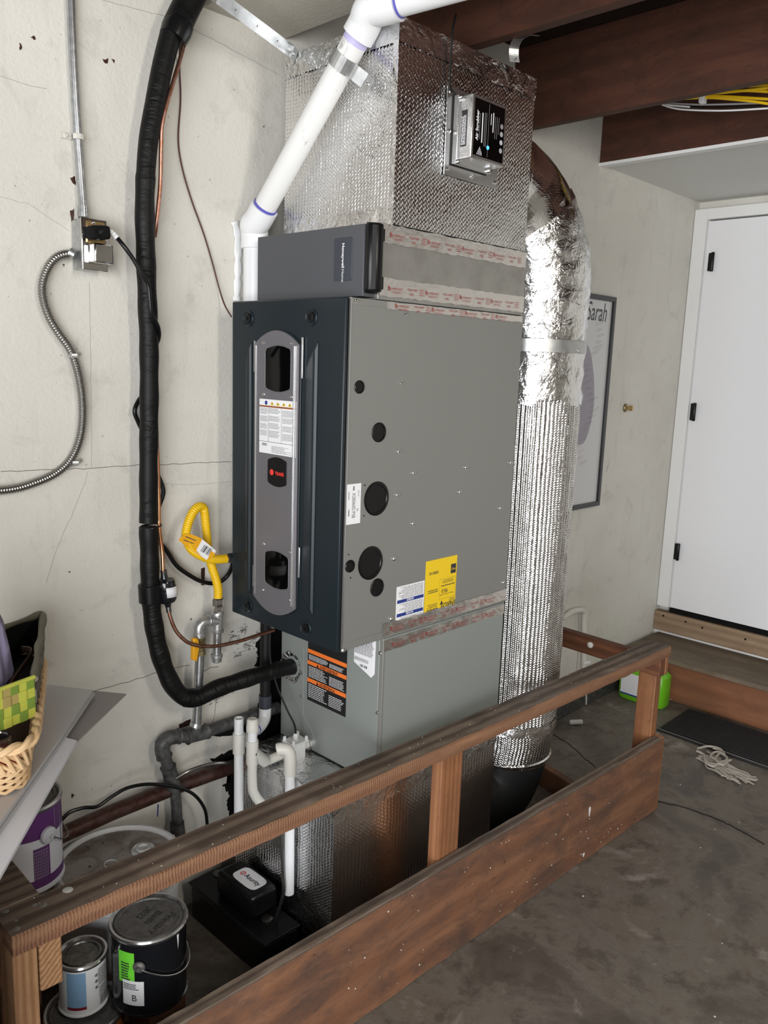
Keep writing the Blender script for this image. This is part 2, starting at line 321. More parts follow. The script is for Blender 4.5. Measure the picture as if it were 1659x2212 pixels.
class MB:
    """collects geometry in the coordinates it is given; off = origin of the parent thing"""
    def __init__(s, off=(0, 0, 0)):
        s.v = []; s.f = []; s.uv = []; s.mi = []; s.off = Vector(off)
    def add(s, verts, faces, uvs=None, mi=0):
        b = len(s.v); s.v += [Vector(p) - s.off for p in verts]
        for i, f in enumerate(faces):
            s.f.append([b + k for k in f]); s.mi.append(mi)
            s.uv.append(uvs[i] if uvs else None)
        return s
    def quad(s, a, b, c, d, mi=0): return s.add([a, b, c, d], [(0, 1, 2, 3)], None, mi)
    def box(s, x0, x1, y0, y1, z0, z1, mi=0):
        v = [(x, y, z) for x in (x0, x1) for y in (y0, y1) for z in (z0, z1)]
        return s.add(v, [(0, 1, 3, 2), (4, 6, 7, 5), (0, 4, 5, 1), (2, 3, 7, 6), (0, 2, 6, 4), (1, 5, 7, 3)], None, mi)
    def obox(s, o, u, v, w, mi=0):
        o, u, v, w = map(Vector, (o, u, v, w))
        p = [o + a * u + b * v + c * w for a in (0, 1) for b in (0, 1) for c in (0, 1)]
        fs = [(0, 1, 3, 2), (4, 6, 7, 5), (0, 4, 5, 1), (2, 3, 7, 6), (0, 2, 6, 4), (1, 5, 7, 3)]
        if u.cross(v).dot(w) < 0: fs = [tuple(reversed(f)) for f in fs]
        return s.add(p, fs, None, mi)
    def prism(s, poly, n, mi=0):
        """poly: 3-D points, extruded along vector n"""
        poly = [Vector(p) for p in poly]; n = Vector(n); k = len(poly)
        area = sum(((poly[i] - poly[0]).cross(poly[(i + 1) % k] - poly[0]) for i in range(k)), Vector())
        if area.dot(n) < 0: poly = poly[::-1]
        v = poly + [p + n for p in poly]
        f = [tuple(range(k - 1, -1, -1)), tuple(range(k, 2 * k))] + [(i, (i + 1) % k, k + (i + 1) % k, k + i) for i in range(k)]
        return s.add(v, f, None, mi)
    def tube(s, pts, r, seg=12, cap=True, mi=0, closed=False, flat=None):
        pts = [Vector(p) for p in pts]; n = len(pts)
        rr = r if isinstance(r, (list, tuple)) else [r] * n
        tan = []
        for i in range(n):
            a = pts[(i - 1) % n] if closed else pts[max(i - 1, 0)]; b = pts[(i + 1) % n] if closed else pts[min(i + 1, n - 1)]
            t = (b - a); tan.append(t.normalized() if t.length > 1e-9 else Vector((0, 0, 1)))
        ref = Vector((0, 0, 1)) if abs(tan[0].z) < 0.9 else Vector((1, 0, 0))
        nrm = (ref - tan[0] * ref.dot(tan[0])).normalized()
        verts = []; L = 0.0; Ls = []
        for i in range(n):
            if i: L += (pts[i] - pts[i - 1]).length
            Ls.append(L)
            nrm = (nrm - tan[i] * nrm.dot(tan[i]))
            nrm = nrm.normalized() if nrm.length > 1e-6 else tan[i].orthogonal().normalized()
            bn = tan[i].cross(nrm)
            for k in range(seg):
                a = 2 * PI * k / seg
                ca, sa = math.cos(a), math.sin(a)
                if flat: sa *= flat
                verts.append(pts[i] + (nrm * ca + bn * sa) * rr[i])
        faces = []; uvs = []
        rm = max(rr)
        for i in range(n if closed else n - 1):
            j = (i + 1) % n
            for k in range(seg):
                k2 = (k + 1) % seg
                faces.append((i * seg + k, i * seg + k2, j * seg + k2, j * seg + k))
                u0 = 2 * PI * rm * k / seg; u1 = 2 * PI * rm * (k + 1) / seg
                v0 = Ls[i]; v1 = Ls[j] if j > i else Ls[i] + 0.01
                uvs.append([(u0, v0), (u1, v0), (u1, v1), (u0, v1)])
        if cap and not closed:
            faces.append(tuple(range(seg - 1, -1, -1))); uvs.append(None)
            faces.append(tuple(range((n - 1) * seg, n * seg))); uvs.append(None)
        return s.add(verts, faces, uvs, mi)
    def lathe(s, prof, origin, axis='Z', seg=32, mi=0, cap=True):
        """prof: list of (radius, height) along the axis"""
        o = Vector(origin)
        if isinstance(axis, str): az = {'X': Vector((1, 0, 0)), 'Y': Vector((0, 1, 0)), 'Z': Vector((0, 0, 1))}[axis]
        else: az = Vector(axis).normalized()
        ax = az.orthogonal().normalized(); ay = az.cross(ax)
        v = []; f = []; uvs = []; L = 0; prev = None; Ls = []
        for r, h in prof:
            if prev: L += math.hypot(r - prev[0], h - prev[1])
            prev = (r, h); Ls.append(L)
            for k in range(seg):
                a = 2 * PI * k / seg; v.append(o + az * h + (ax * math.cos(a) + ay * math.sin(a)) * r)
        rm = max(p[0] for p in prof)
        for i in range(len(prof) - 1):
            for k in range(seg):
                k2 = (k + 1) % seg
                f.append((i * seg + k, i * seg + k2, (i + 1) * seg + k2, (i + 1) * seg + k))
                u0 = 2 * PI * rm * k / seg; u1 = 2 * PI * rm * (k + 1) / seg
                uvs.append([(u0, Ls[i]), (u1, Ls[i]), (u1, Ls[i + 1]), (u0, Ls[i + 1])])
        if cap:
            f.append(tuple(range(seg - 1, -1, -1))); uvs.append(None)
            f.append(tuple(range((len(prof) - 1) * seg, len(prof) * seg))); uvs.append(None)
        return s.add(v, f, uvs, mi)
    def disc(s, c, n, r, seg=24, mi=0, thick=0.0006):
        return s.lathe([(r, 0), (r, thick)], c, n, seg, mi)
    def build(s, name, mats, parent=None, bevel=0, smooth=True, angle=0.6, solid=0, subd=0):
        me = bpy.data.meshes.new(name); me.from_pydata(s.v, [], s.f); me.update()
        uvl = me.uv_layers.new(name='UVMap')
        for p in me.polygons:
            p.material_index = s.mi[p.index]; u = s.uv[p.index]
            if u is None:
                nx, ny, nz = (abs(c) for c in p.normal)
                for li in p.loop_indices:
                    q = me.vertices[me.loops[li].vertex_index].co
                    uvl.data[li].uv = (q.x, q.y) if nz >= nx and nz >= ny else ((q.y, q.z) if nx >= ny else (q.x, q.z))
            else:
                for li, c in zip(p.loop_indices, u): uvl.data[li].uv = c
        if isinstance(mats, str): mats = (mats,)
        o = link(name, me, parent, mats, smooth, angle)
        if parent is None: o.location = s.off
        if bevel:
            b = o.modifiers.new('bevel', 'BEVEL'); b.width = bevel; b.segments = 2; b.limit_method = 'ANGLE'; b.angle_limit = 0.7
            b.harden_normals = False
        if solid:
            b = o.modifiers.new('solid', 'SOLIDIFY'); b.thickness = solid
        if subd:
            b = o.modifiers.new('sub', 'SUBSURF'); b.levels = b.render_levels = subd
        return o

def smooth_path(pts, n=8):
    pts = [Vector(p) for p in pts]; out = []
    for i in range(len(pts) - 1):
        p0 = pts[max(i - 1, 0)]; p1 = pts[i]; p2 = pts[i + 1]; p3 = pts[min(i + 2, len(pts) - 1)]
        for k in range(n):
            t = k / n
            out.append(0.5 * ((2 * p1) + (p2 - p0) * t + (2 * p0 - 5 * p1 + 4 * p2 - p3) * t * t + (3 * p1 - p0 - 3 * p2 + p3) * t ** 3))
    out.append(pts[-1]); return out

def resample(pts, step):
    out = [pts[0]]; acc = 0
    for a, b in zip(pts, pts[1:]):
        L = (b - a).length; d = step - acc
        while d <= L:
            out.append(a + (b - a) * (d / L)); d += step
        acc = (acc + L) % step if L else acc
    return out

def text_mesh(body, size, off=(0, 0, 0)):
    c = bpy.data.curves.new('t', 'FONT'); c.body = body; c.size = size; c.align_x = 'LEFT'; c.resolution_u = 3
    o = bpy.data.objects.new('t', c); COL.objects.link(o)
    dg = bpy.context.evaluated_depsgraph_get(); dg.update()
    me = bpy.data.meshes.new_from_object(o.evaluated_get(dg))
    bpy.data.objects.remove(o); bpy.data.curves.remove(c)
    v = [x.co.copy() for x in me.vertices]; f = [tuple(p.vertices) for p in me.polygons]
    bpy.data.meshes.remove(me); return v, f

def put_text(mb, body, size, origin, u, v, mi=0, width=None, bold=0.0):
    """writes body into a builder: u = reading direction, v = letter-up direction"""
    vs, fs = text_mesh(body, size)
    if not vs: return
    x0 = min(p.x for p in vs); x1 = max(p.x for p in vs)
    k = width / (x1 - x0) if width else 1.0
    o = Vector(origin); u = Vector(u); v = Vector(v)
    nn = u.cross(v).normalized()
    for i, rep in enumerate(((0, 0),) if not bold else ((-bold, 0), (bold, 0), (0, bold), (0, -bold))):
        mb.add([o + u * ((p.x - x0) * k + rep[0]) + v * (p.y + rep[1]) + nn * (i * 0.00007) for p in vs], fs, None, mi)

def text_lines(mb, origin, u, v, w, h, n, mi=0, thick=0.45, jitter=0.35, words=True, rnd=None):
    """rows of tiny print: dark strokes on a label (too small in the photo to read)"""
    rnd = rnd or random
    o = Vector(origin); u = Vector(u); v = Vector(v)
    for i in range(n):
        y = h * (1 - (i + 0.5) / n); t = h / n * thick
        x = 0; end = w * (1 - rnd.random() * jitter)
        while x < end:
            L = min(rnd.uniform(0.05, 0.16) * w, end - x)
            a = o + u * x + v * y
            mb.quad(a, a + u * L, a + u * L + v * t, a + v * t, mi)
            x += L + 0.02 * w

def barcode(mb, origin, u, v, w, h, mi=0, n=22):
    o = Vector(origin); u = Vector(u); v = Vector(v); x = 0; rnd = random.Random(3)
    while x < w:
        L = rnd.choice((0.4, 0.7, 1.1, 1.6)) * w / n
        a = o + u * x; mb.quad(a, a + u * L, a + u * L + v * h, a + v * h, mi); x += L + rnd.choice((0.5, 0.8, 1.3)) * w / n

def ribbed(path, r, pitch, depth, seg=14):
    """points and radii of a corrugated hose"""
    ps = resample(path, pitch / 4); rs = [r + depth * math.sin(2 * PI * i / 4.0 + 0.4) for i in range(len(ps))]
    return ps, rs

def screws(parent, pts, n, r=0.0040, off=(0, 0, 0), name='screw', m='chrome'):
    n = Vector(n)
    for p in pts:
        mb = MB(off); mb.lathe([(r * 1.55, 0), (r * 1.55, r * 0.35), (r, r * 0.4), (r * 0.95, r * 1.2), (r * 0.5, r * 1.45)], p, n, 10)
        mb.build(name, m, parent)

def struct(name, mb, mats, **kw):
    o = mb.build(name, mats, None, **kw); o['kind'] = 'structure'; return o

# ------------------------------------------------------------------ room shell
YW = 0.53      # plaster wall behind the furnace
XD = 2.93      # wall with the house door
XL = -3.5      # garage door side, open
YF = -4.6      # far side of the garage
ZC = 2.79
fl = MB(); fl.box(XL, XD + 0.15, YF, 0.68, -0.12, 0.0); struct('floor', fl, 'concrete', smooth=False)
wl = MB(); wl.box(XL, XD + 0.1, YW, YW + 0.12, 0.0, ZC); wall = struct('wall_back', wl, 'plaster', smooth=False)
wr = MB(); wr.box(XD + 0.03, XD + 0.15, YF, YW, 0.0, ZC); struct('wall_right', wr, 'plaster', smooth=False)
wf = MB(); wf.box(XL, XD + 0.15, YF - 0.12, YF, 0.0, ZC); struct('wall_far', wf, 'beige_ceiling', smooth=False)
ws = MB(); ws.box(XL - 0.12, XL, YF, -3.5, 0.0, ZC); ws.box(XL - 0.12, XL, -0.3, YW + 0.12, 0, ZC); ws.box(XL - 0.12, XL, -3.5, -0.3, 2.25, ZC)
struct('wall_left', ws, 'beige_ceiling', smooth=False)
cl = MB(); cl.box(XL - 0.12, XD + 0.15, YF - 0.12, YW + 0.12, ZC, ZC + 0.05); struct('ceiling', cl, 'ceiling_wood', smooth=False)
# plastered strip of ceiling left of the plenum, and the boxed white soffit over the door
pc = MB(); pc.box(-0.03, 0.235, -0.35, YW, 2.522, 2.54); struct('ceiling_plaster', pc, 'beige_ceiling', smooth=False)
so = MB(); so.box(1.985, XD + 0.03, YF, YW, 2.508, 2.53); struct('ceiling_soffit', so, 'soffit_paint', smooth=False)
tr = MB(); tr.box(1.943, 1.985, YF, YW, 2.500, 2.512); struct('trim_1', tr, 'white_paint', smooth=False)

# joists (all run away from the back wall)
jr = [(-2.3, 'overhead joist nearest the garage door'), (-1.62, 'overhead joist second from the garage door'),
      (-0.94, 'overhead joist above the camera side of the pipes')]
def joist(x, z0, th, label, y1=YW, z1=ZC - 0.002):
    mb = MB((x, -2, z0)); mb.box(x, x + th, YF + 0.002, y1 - 0.002, z0, z1)
    return tag(mb.build('ceiling_joist', 'beam_wood', None, bevel=0.002), label, 'joist', 'ceiling joists')
for x, lb in jr: joist(x, 2.505, 0.04, 'dark stained ' + lb)
joist(-0.155, 2.53, 0.04, 'dark joist whose end shows above the black insulated pipe')
joist(0.56, 2.505, 0.04, 'reddish brown joist directly above the foil wrapped plenum')
joist(1.307, 2.505, 0.04, 'deep reddish brown joist behind the round foil duct, topmost right')
joist(1.945, 2.512, 0.04, 'nearly black joist end against the white soffit')

# cracks, chips and holes of the back wall, thin marks on its surface
def wall_mark(pts, name, m, thick=0.0006, jit=0.0, sub=1):
    P = [Vector(p) for p in pts]; out = []
    rnd = random.Random(len(pts) * 13 + int(P[0].x * 1000))
    for i in range(len(P)):
        a, b = P[i], P[(i + 1) % len(P)]
        for k in range(sub):
            q = a.lerp(b, k / sub)
            out.append(q + Vector((rnd.uniform(-jit, jit), 0, rnd.uniform(-jit, jit))))
    mb = MB(); mb.prism(out, (0, -thick, 0)); return mb.build(name, m, wall, smooth=False)
def crack(pts, r=0.0009, jit=0.003, m='old_iron'):
    rnd = random.Random(int(abs(pts[0][0]) * 997)); P = []
    for a, b in zip(pts, pts[1:]):
        a, b = Vector(a), Vector(b); n = max(2, int((b - a).length / 0.02))
        for k in range(n): P.append(a.lerp(b, k / n) + Vector((rnd.uniform(-jit, jit), 0, rnd.uniform(-jit, jit))))
    P.append(Vector(pts[-1])); mb = MB(); mb.tube(P, r, 5, flat=0.5); mb.build('crack', m, wall)
M['crack'] = mat('crack', (0.20, 0.18, 0.16), 0.9)
M['seam'] = mat('seam', (0.42, 0.40, 0.36), 0.9)
crack([(-0.5893, 0.5295, 1.3647), (-0.3874, 0.5295, 1.3596), (-0.2349, 0.5295, 1.3578), (0.0585, 0.5295, 1.3480)], 0.0009, 0.002, 'crack')
crack([(-0.1744, 0.5295, 1.3035), (-0.0660, 0.5295, 1.2921), (0.0586, 0.5295, 1.2913)], 0.0006, 0.001, 'seam')
crack([(-0.3817, 0.5295, 0.7678), (-0.3028, 0.5295, 0.7659), (-0.1835, 0.5295, 0.7696), (-0.0861, 0.5295, 0.7657)], 0.001, 0.003, 'crack')
crack([(-0.0441, 0.5295, 0.7337), (-0.0152, 0.5295, 0.7393), (0.0124, 0.5295, 0.7367)], 0.0013, 0.003, 'crack')
crack([(0.0089, 0.5295, 0.6497), (0.0022, 0.5295, 0.6074), (-0.0111, 0.5295, 0.5669), (0.0085, 0.5295, 0.5160)], 0.001, 0.003, 'crack')
crack([(-0.3094, 0.5295, 2.4529), (-0.1354, 0.5295, 2.4689), (0.0141, 0.5295, 2.4534), (0.2129, 0.5295, 2.4255)], 0.0008, 0.0015, 'seam')
crack([(-0.5472, 0.5295, 2.2283), (-0.4771, 0.5295, 2.2258), (-0.4457, 0.5295, 2.2277)], 0.0007, 0.0015, 'seam')
crack([(-0.3571, 0.5295, 1.8127), (-0.3586, 0.5295, 1.6917), (-0.3610, 0.5295, 1.5795), (-0.3655, 0.5295, 1.3604)], 0.0006, 0.001, 'seam')
crack([(-0.4028, 0.5295, 1.9250), (-0.4985, 0.5295, 1.9727), (-0.5594, 0.5295, 1.9780)], 0.0005, 0.002, 'seam')
crack([(-0.3756, 0.5295, 1.3494), (-0.4149, 0.5295, 1.2589), (-0.4659, 0.5295, 1.1593), (-0.4922, 0.5295, 1.0808)], 0.0007, 0.003, 'seam')
crack([(-0.0278, 0.5295, 2.5235), (0.0576, 0.5295, 2.5327), (0.1481, 0.5295, 2.5229), (0.2441, 0.5295, 2.5291)], 0.001, 0.002, 'crack')
crack([(2.0723, 0.5295, 0.4999), (2.0960, 0.5295, 0.3071), (2.0981, 0.5295, 0.1153)], 0.0015, 0.001, 'crack')
crack([(2.2518, 0.5295, 1.2290), (2.2274, 0.5295, 1.1634), (2.2351, 0.5295, 1.1965)], 0.0007, 0.002, 'crack')
for q in [[(-0.4767, 0.5299, 2.3268), (-0.4703, 0.5299, 2.3324), (-0.4644, 0.5299, 2.3265), (-0.4707, 0.5299, 2.3228)],
    [(-0.5017, 0.5299, 2.3086), (-0.4959, 0.5299, 2.3046), (-0.4983, 0.5299, 2.2964), (-0.5014, 0.5299, 2.2937)],
    [(-0.3072, 0.5299, 2.3262), (-0.2930, 0.5299, 2.3320), (-0.2946, 0.5299, 2.3194), (-0.3028, 0.5299, 2.3183)],
    [(-0.2848, 0.5299, 2.3321), (-0.2778, 0.5299, 2.3320), (-0.2791, 0.5299, 2.3255)],
    [(-0.3960, 0.5299, 2.0453), (-0.3846, 0.5299, 2.0524), (-0.3830, 0.5299, 2.0320), (-0.3897, 0.5299, 2.0330)],
    [(-0.4009, 0.5299, 1.9722), (-0.3917, 0.5299, 1.9767), (-0.3905, 0.5299, 1.9476), (-0.3972, 0.5299, 1.9488)],
    [(-0.4234, 0.5299, 1.8490), (-0.4167, 0.5299, 1.8476), (-0.4192, 0.5299, 1.8421)],
    [(-0.3488, 0.5299, 1.8450), (-0.3427, 0.5299, 1.8488), (-0.3442, 0.5299, 1.8389), (-0.3490, 0.5299, 1.8384)],
    [(0.1632, 0.5299, 2.2785), (0.1680, 0.5299, 2.2819), (0.1681, 0.5299, 2.2747)],
    [(-0.0448, 0.5299, 1.0474), (-0.0339, 0.5299, 1.0484), (-0.0326, 0.5299, 1.0042), (-0.0374, 0.5299, 0.9939), (-0.0467, 0.5299, 1.0011)],
    [(-0.0844, 0.5299, 0.9048), (-0.0768, 0.5299, 0.9074), (-0.0784, 0.5299, 0.8967)],
    [(-0.4371, 0.5299, 1.1013), (-0.4299, 0.5299, 1.1014), (-0.4313, 0.5299, 1.0980)],
    [(-0.4489, 0.5299, 0.5028), (-0.4417, 0.5299, 0.4921), (-0.4482, 0.5299, 0.4866)],
    [(-0.1262, 0.5299, 0.5949), (-0.0843, 0.5299, 0.5993), (-0.0845, 0.5299, 0.5805), (-0.1217, 0.5299, 0.5806)],
    [(-0.2014, 0.5299, 0.5690), (-0.1642, 0.5299, 0.5768), (-0.1033, 0.5299, 0.5719), (-0.1005, 0.5299, 0.5478), (-0.1767, 0.5299, 0.5411), (-0.1950, 0.5299, 0.5102)]]:
    wall_mark(q, 'chip', 'rust_iron', 0.0006, 0.0015, 3)
wall_mark([(-0.1975, 0.5299, 0.3702), (-0.1930, 0.5299, 0.3699), (-0.1967, 0.5299, 0.3320), (-0.1996, 0.5299, 0.3332)], 'pen_mark', 'label_blue', 0.0005)
# broken-out plaster with the dark cavity behind it
for q in [[(0.1489, 0.5299, 0.7806), (0.1897, 0.5299, 0.8107), (0.3502, 0.5299, 0.7948), (0.3679, 0.5299, 0.4506), (0.2420, 0.5299, 0.3275), (0.1390, 0.5299, 0.3955), (0.0595, 0.5299, 0.4104), (0.0085, 0.5299, 0.4220), (-0.0163, 0.5299, 0.4488), (0.0595, 0.5299, 0.4566), (0.1386, 0.5299, 0.4585), (0.1656, 0.5299, 0.4813), (0.0255, 0.5299, 0.5074), (-0.0159, 0.5299, 0.5311), (0.0594, 0.5299, 0.5451), (0.1434, 0.5299, 0.5427), (0.1648, 0.5299, 0.5752), (0.2007, 0.5299, 0.6272), (0.1911, 0.5299, 0.6685), (0.1459, 0.5299, 0.7029), (0.1563, 0.5299, 0.7382)],
    [(0.0458, 0.5299, 0.3967), (0.2804, 0.5299, 0.3469), (0.3263, 0.5299, 0.0075), (0.0598, 0.5299, 0.1233), (0.0336, 0.5299, 0.1983), (0.0597, 0.5299, 0.2272), (0.0389, 0.5299, 0.2749), (0.0527, 0.5299, 0.3087), (0.0252, 0.5299, 0.3424), (0.0561, 0.5299, 0.3543)]]:
    wall_mark(q, 'plaster_hole', 'matte_black', 0.0009, 0.006, 6)
M['scuff'] = mat('scuff', (0.10, 0.10, 0.10), 0.8)
rs = random.Random(5)
sc = MB()
for a in [(0.0675, 0.5297, 0.8037), (0.0929, 0.5297, 0.8170), (0.1103, 0.5297, 0.7717), (0.1363, 0.5297, 0.7985), (0.1627, 0.5297, 0.8076), (0.0794, 0.5297, 0.7612), (0.0591, 0.5297, 0.8202), (0.1277, 0.5297, 0.7751), (0.1014, 0.5297, 0.8358), (0.0091, 0.5297, 0.6790), (0.0256, 0.5297, 0.6450), (0.0507, 0.5297, 0.6529), (0.0762, 0.5297, 0.6669), (-0.0074, 0.5297, 0.6366), (0.1114, 0.5297, 0.5324), (0.0852, 0.5297, 0.5220), (0.1289, 0.5297, 0.5548)]:
    for k in range(18):
        p = Vector(a) + Vector((rs.uniform(-.014, .014), 0, rs.uniform(-.014, .014))); d = Vector((rs.uniform(.002, .012), 0, rs.uniform(-.002, .008)))
        sc.quad(p, p + d, p + d + Vector((0.001, 0, 0.0018)), p + Vector((0, 0, 0.0016)))
sc.build('scuffs', 'scuff', wall, smooth=False)

# curb along the foot of the back wall
cb = MB(); cb.box(0.95, 2.57, 0.50, YW, 0.0, 0.075); struct('baseboard_back', cb, 'old_iron', bevel=0.004)

# ------------------------------------------------------------------ house door, casing, step
dr = MB(); dr.box(XD - 0.012, XD + 0.02, -0.36, 0.455, 0.372, 2.405)
door = struct('door_1', dr, 'door_paint', bevel=0.002)
hg = [(2.9150, 0.4126, 2.2031), (2.9150, 0.4267, 1.4451), (2.9150, 0.4373, 0.6894)]
for p in hg:
    mb = MB(); mb.lathe([(0.007, -0.047), (0.0085, -0.044), (0.0085, 0.044), (0.007, 0.047)], (2.906, p[1] + 0.0, p[2]), 'Z', 12); mb.box(2.908, 2.919, p[1] - 0.004, p[1] + 0.022, p[2] - 0.044, p[2] + 0.044)
    mb.build('hinge', 'black_plastic', door)
tg = MB(); tg.box(XD - 0.025, XD + 0.03, 0.4605, 0.527, 0.372, 2.465); tg.box(XD - 0.025, XD + 0.03, -0.45, 0.4605, 2.412, 2.465)
tg.box(XD - 0.008, XD + 0.03, 0.456, 0.4605, 0.372, 2.412); tg.box(XD - 0.025, XD + 0.03, -0.45, -0.366, 0.372, 2.412)
struct('trim_2', tg, 'white_paint', bevel=0.0015)
th = MB(); th.box(XD - 0.02, XD + 0.03, -0.36, 0.455, 0.346, 0.368); struct('trim_3', th, 'matte_black')
bd = MB((2.91, 0.0, 0.3)); bd.box(2.888, 2.93, -0.75, 0.527, 0.238, 0.345)
o = tag(bd.build('threshold_board', 'pale_board', None, bevel=0.002), 'pale brown plank under the white door sill', 'board')
screws(o, [(2.8878, 0.4748, 0.3246), (2.8878, 0.3477, 0.3220), (2.8878, 0.2546, 0.3120), (2.8878, 0.0282, 0.3082)], (-1, 0, 0), 0.0035, (2.91, 0.0, 0.3), 'screw_hole', 'matte_black')
kb = MB(); kb.box(2.912, 2.96, -0.8, 0.53, 0.0, 0.24); struct('trim_4', kb, 'white_paint')
st = thing('door_step', (2.72, -0.1, 0.0), 'low plywood topped step with an orange brown riser below the white door', 'step')
mb = MB((2.72, -0.1, 0)); mb.box(2.53, 2.911, -0.85, 0.505, 0.198, 0.222); mb.build('tread', 'plywood', st, bevel=0.003)
mb = MB((2.72, -0.1, 0)); mb.box(2.548, 2.586, -0.80, 0.46, 0.012, 0.197); mb.build('riser_board', 'riser_wood', st, bevel=0.002)
mb = MB((2.72, -0.1, 0)); mb.box(2.56, 2.60, -0.80, 0.46, 0.0, 0.012); mb.box(2.60, 2.90, 0.40, 0.45, 0.0, 0.197); mb.box(2.60, 2.90, -0.80, -0.75, 0.0, 0.197); mb.build('frame', 'post_wood', st)
# small off-cuts of print
# rubber mat
mt = thing('rubber_mat', (2.33, -0.2, 0.0), 'black ribbed rubber mat on the concrete in front of the step', 'mat')
mb = MB((2.33, -0.2, 0)); mb.box(2.16, 2.51, -0.80, 0.125, 0.001, 0.009); mb.build('mat_base', 'mat_rubber', mt, bevel=0.003)
mb = MB((2.33, -0.2, 0))
for i in range(24):
    x = 2.185 + i * 0.0132
    mb.box(x, x + 0.006, -0.785, 0.115, 0.009, 0.0145)
for i in range(9): mb.box(2.18, 2.50, -0.78 + i * 0.11, -0.776 + i * 0.11, 0.009, 0.0125)
mb.build('ribs', 'mat_rubber', mt, bevel=0.0015)
mb = MB((2.33, -0.2, 0)); mb.box(2.168, 2.171, -0.79, 0.12, 0.009, 0.0105); mb.build('edge_line', 'galv_sheet', mt)
# string mop head
rm = random.Random(11)
mp = thing('string_mop', (2.02, -0.22, 0.0), 'flattened dirty cotton string mop head lying beside the rubber mat', 'mop')
mb = MB((2.02, -0.22, 0))
c0 = Vector((2.075, -0.12, 0)); c1 = Vector((1.985, -0.36, 0))
for i in range(60):
    a = c0.lerp(c1, rm.uniform(0, 0.4)) + Vector((rm.uniform(-.05, .05), 0, 0)); b = c1 + Vector((rm.uniform(-.045, .055), rm.uniform(-.03, .10), 0))
    P = [a.lerp(b, t) + Vector((rm.uniform(-.012, .012), rm.uniform(-.012, .012), rm.uniform(.003, .011))) for t in (0, .25, .5, .75, 1)]
    mb.tube(smooth_path(P, 3), 0.0032, 5)
mb.build('fringe', 'cotton', mp)
mb = MB((2.02, -0.22, 0))
for L in [[(2.0858, -0.1024, 0.0200), (2.1444, -0.1251, 0.0200), (2.1585, -0.1730, 0.0200), (2.1119, -0.2123, 0.0200)],
    [(2.0099, -0.1661, 0.0200), (1.9880, -0.2015, 0.0200), (2.0341, -0.2319, 0.0200), (2.1007, -0.2248, 0.0200), (2.1222, -0.1756, 0.0200), (2.0640, -0.1694, 0.0200), (2.0346, -0.2159, 0.0200)],
    [(2.0824, -0.2421, 0.0200), (2.0174, -0.2387, 0.0200), (2.0451, -0.1975, 0.0200), (2.1405, -0.1804, 0.0200), (2.1422, -0.1468, 0.0200)],
    [(2.0607, -0.1092, 0.0200), (2.0494, -0.1451, 0.0200), (1.9879, -0.1796, 0.0200), (1.9750, -0.2169, 0.0200), (2.0365, -0.2230, 0.0200), (2.0870, -0.2462, 0.0200)]]:
    mb.tube(smooth_path(L, 6), 0.005, 6)
mb.build('loose_strands', 'cotton', mp)
# green jug
jg = thing('green_jug', (2.44, 0.34, 0.0), 'bright lime green plastic jug with a white label, half hidden by the bench end post', 'jug')
mb = MB((2.44, 0.34, 0))
prof = []
def jugslice(z, sx, sy): return [(2.44 + sx * sg * c, 0.335 + sy * sn, z) for sg, c, sn in [(1, abs(math.cos(a)) ** 0.45 * (1 if math.cos(a) >= 0 else -1), (abs(math.sin(a)) ** 0.45) * (1 if math.sin(a) >= 0 else -1)) for a in [2 * PI * k / 28 for k in range(28)]]]
rings = [jugslice(z, sx, sy) for z, sx, sy in ((0.002, .050, .118), (0.012, .056, .124), (0.10, .056, .124), (0.16, .055, .122), (0.185, .048, .095), (0.20, .036, .060), (0.215, .034, .050), (0.24, .033, .046))]
V = [p for r in rings for p in r]; F = []
for i in range(len(rings) - 1):
    for k in range(28): F.append((i * 28 + k, i * 28 + (k + 1) % 28, (i + 1) * 28 + (k + 1) % 28, (i + 1) * 28 + k))
F.append(tuple(range(27, -1, -1))); F.append(tuple(range(7 * 28, 8 * 28)))
mb.add(V, F); mb.build('jug_body', 'green_plastic', jg)
mb = MB((2.44, 0.34, 0)); mb.box(2.3825, 2.3845, 0.235, 0.435, 0.03, 0.145); mb.build('jug_label', 'paper_white', jg)
mb = MB((2.44, 0.34, 0)); mb.box(2.381, 2.3824, 0.235, 0.435, 0.03, 0.037); mb.build('label_stripe', 'label_blue', jg)
# white tube on the floor
mb = MB((1.92, 0.35, 0.012)); mb.lathe([(0.006, -0.033), (0.0115, -0.030), (0.0115, 0.030), (0.006, 0.033)], (1.93, 0.415, 0.0125), (0.8, -0.6, 0), 14)
tag(mb.build('glue_stick', 'pvc_cream', None), 'short off-white plastic tube lying on the floor behind the duct', 'tube')
mb = MB((2.4, 0.25, 0.0))
for a, b in zip([(2.5257, 0.2481, 0.0080), (2.6346, 0.2075, 0.0080), (2.6736, 0.2129, 0.0080)], [(2.6666, 0.1875, 0.0080), (2.7422, 0.2013, 0.0080), (2.5707, 0.1784, 0.0080)]):
    mb.tube([a, Vector(a).lerp(Vector(b), .5) + Vector((0, 0.004, .003)), b], 0.006, 6, flat=0.5)
tag(mb.build('kindling', 'pale_board', None), 'small pale sticks on the floor between the step and the mat', 'sticks')

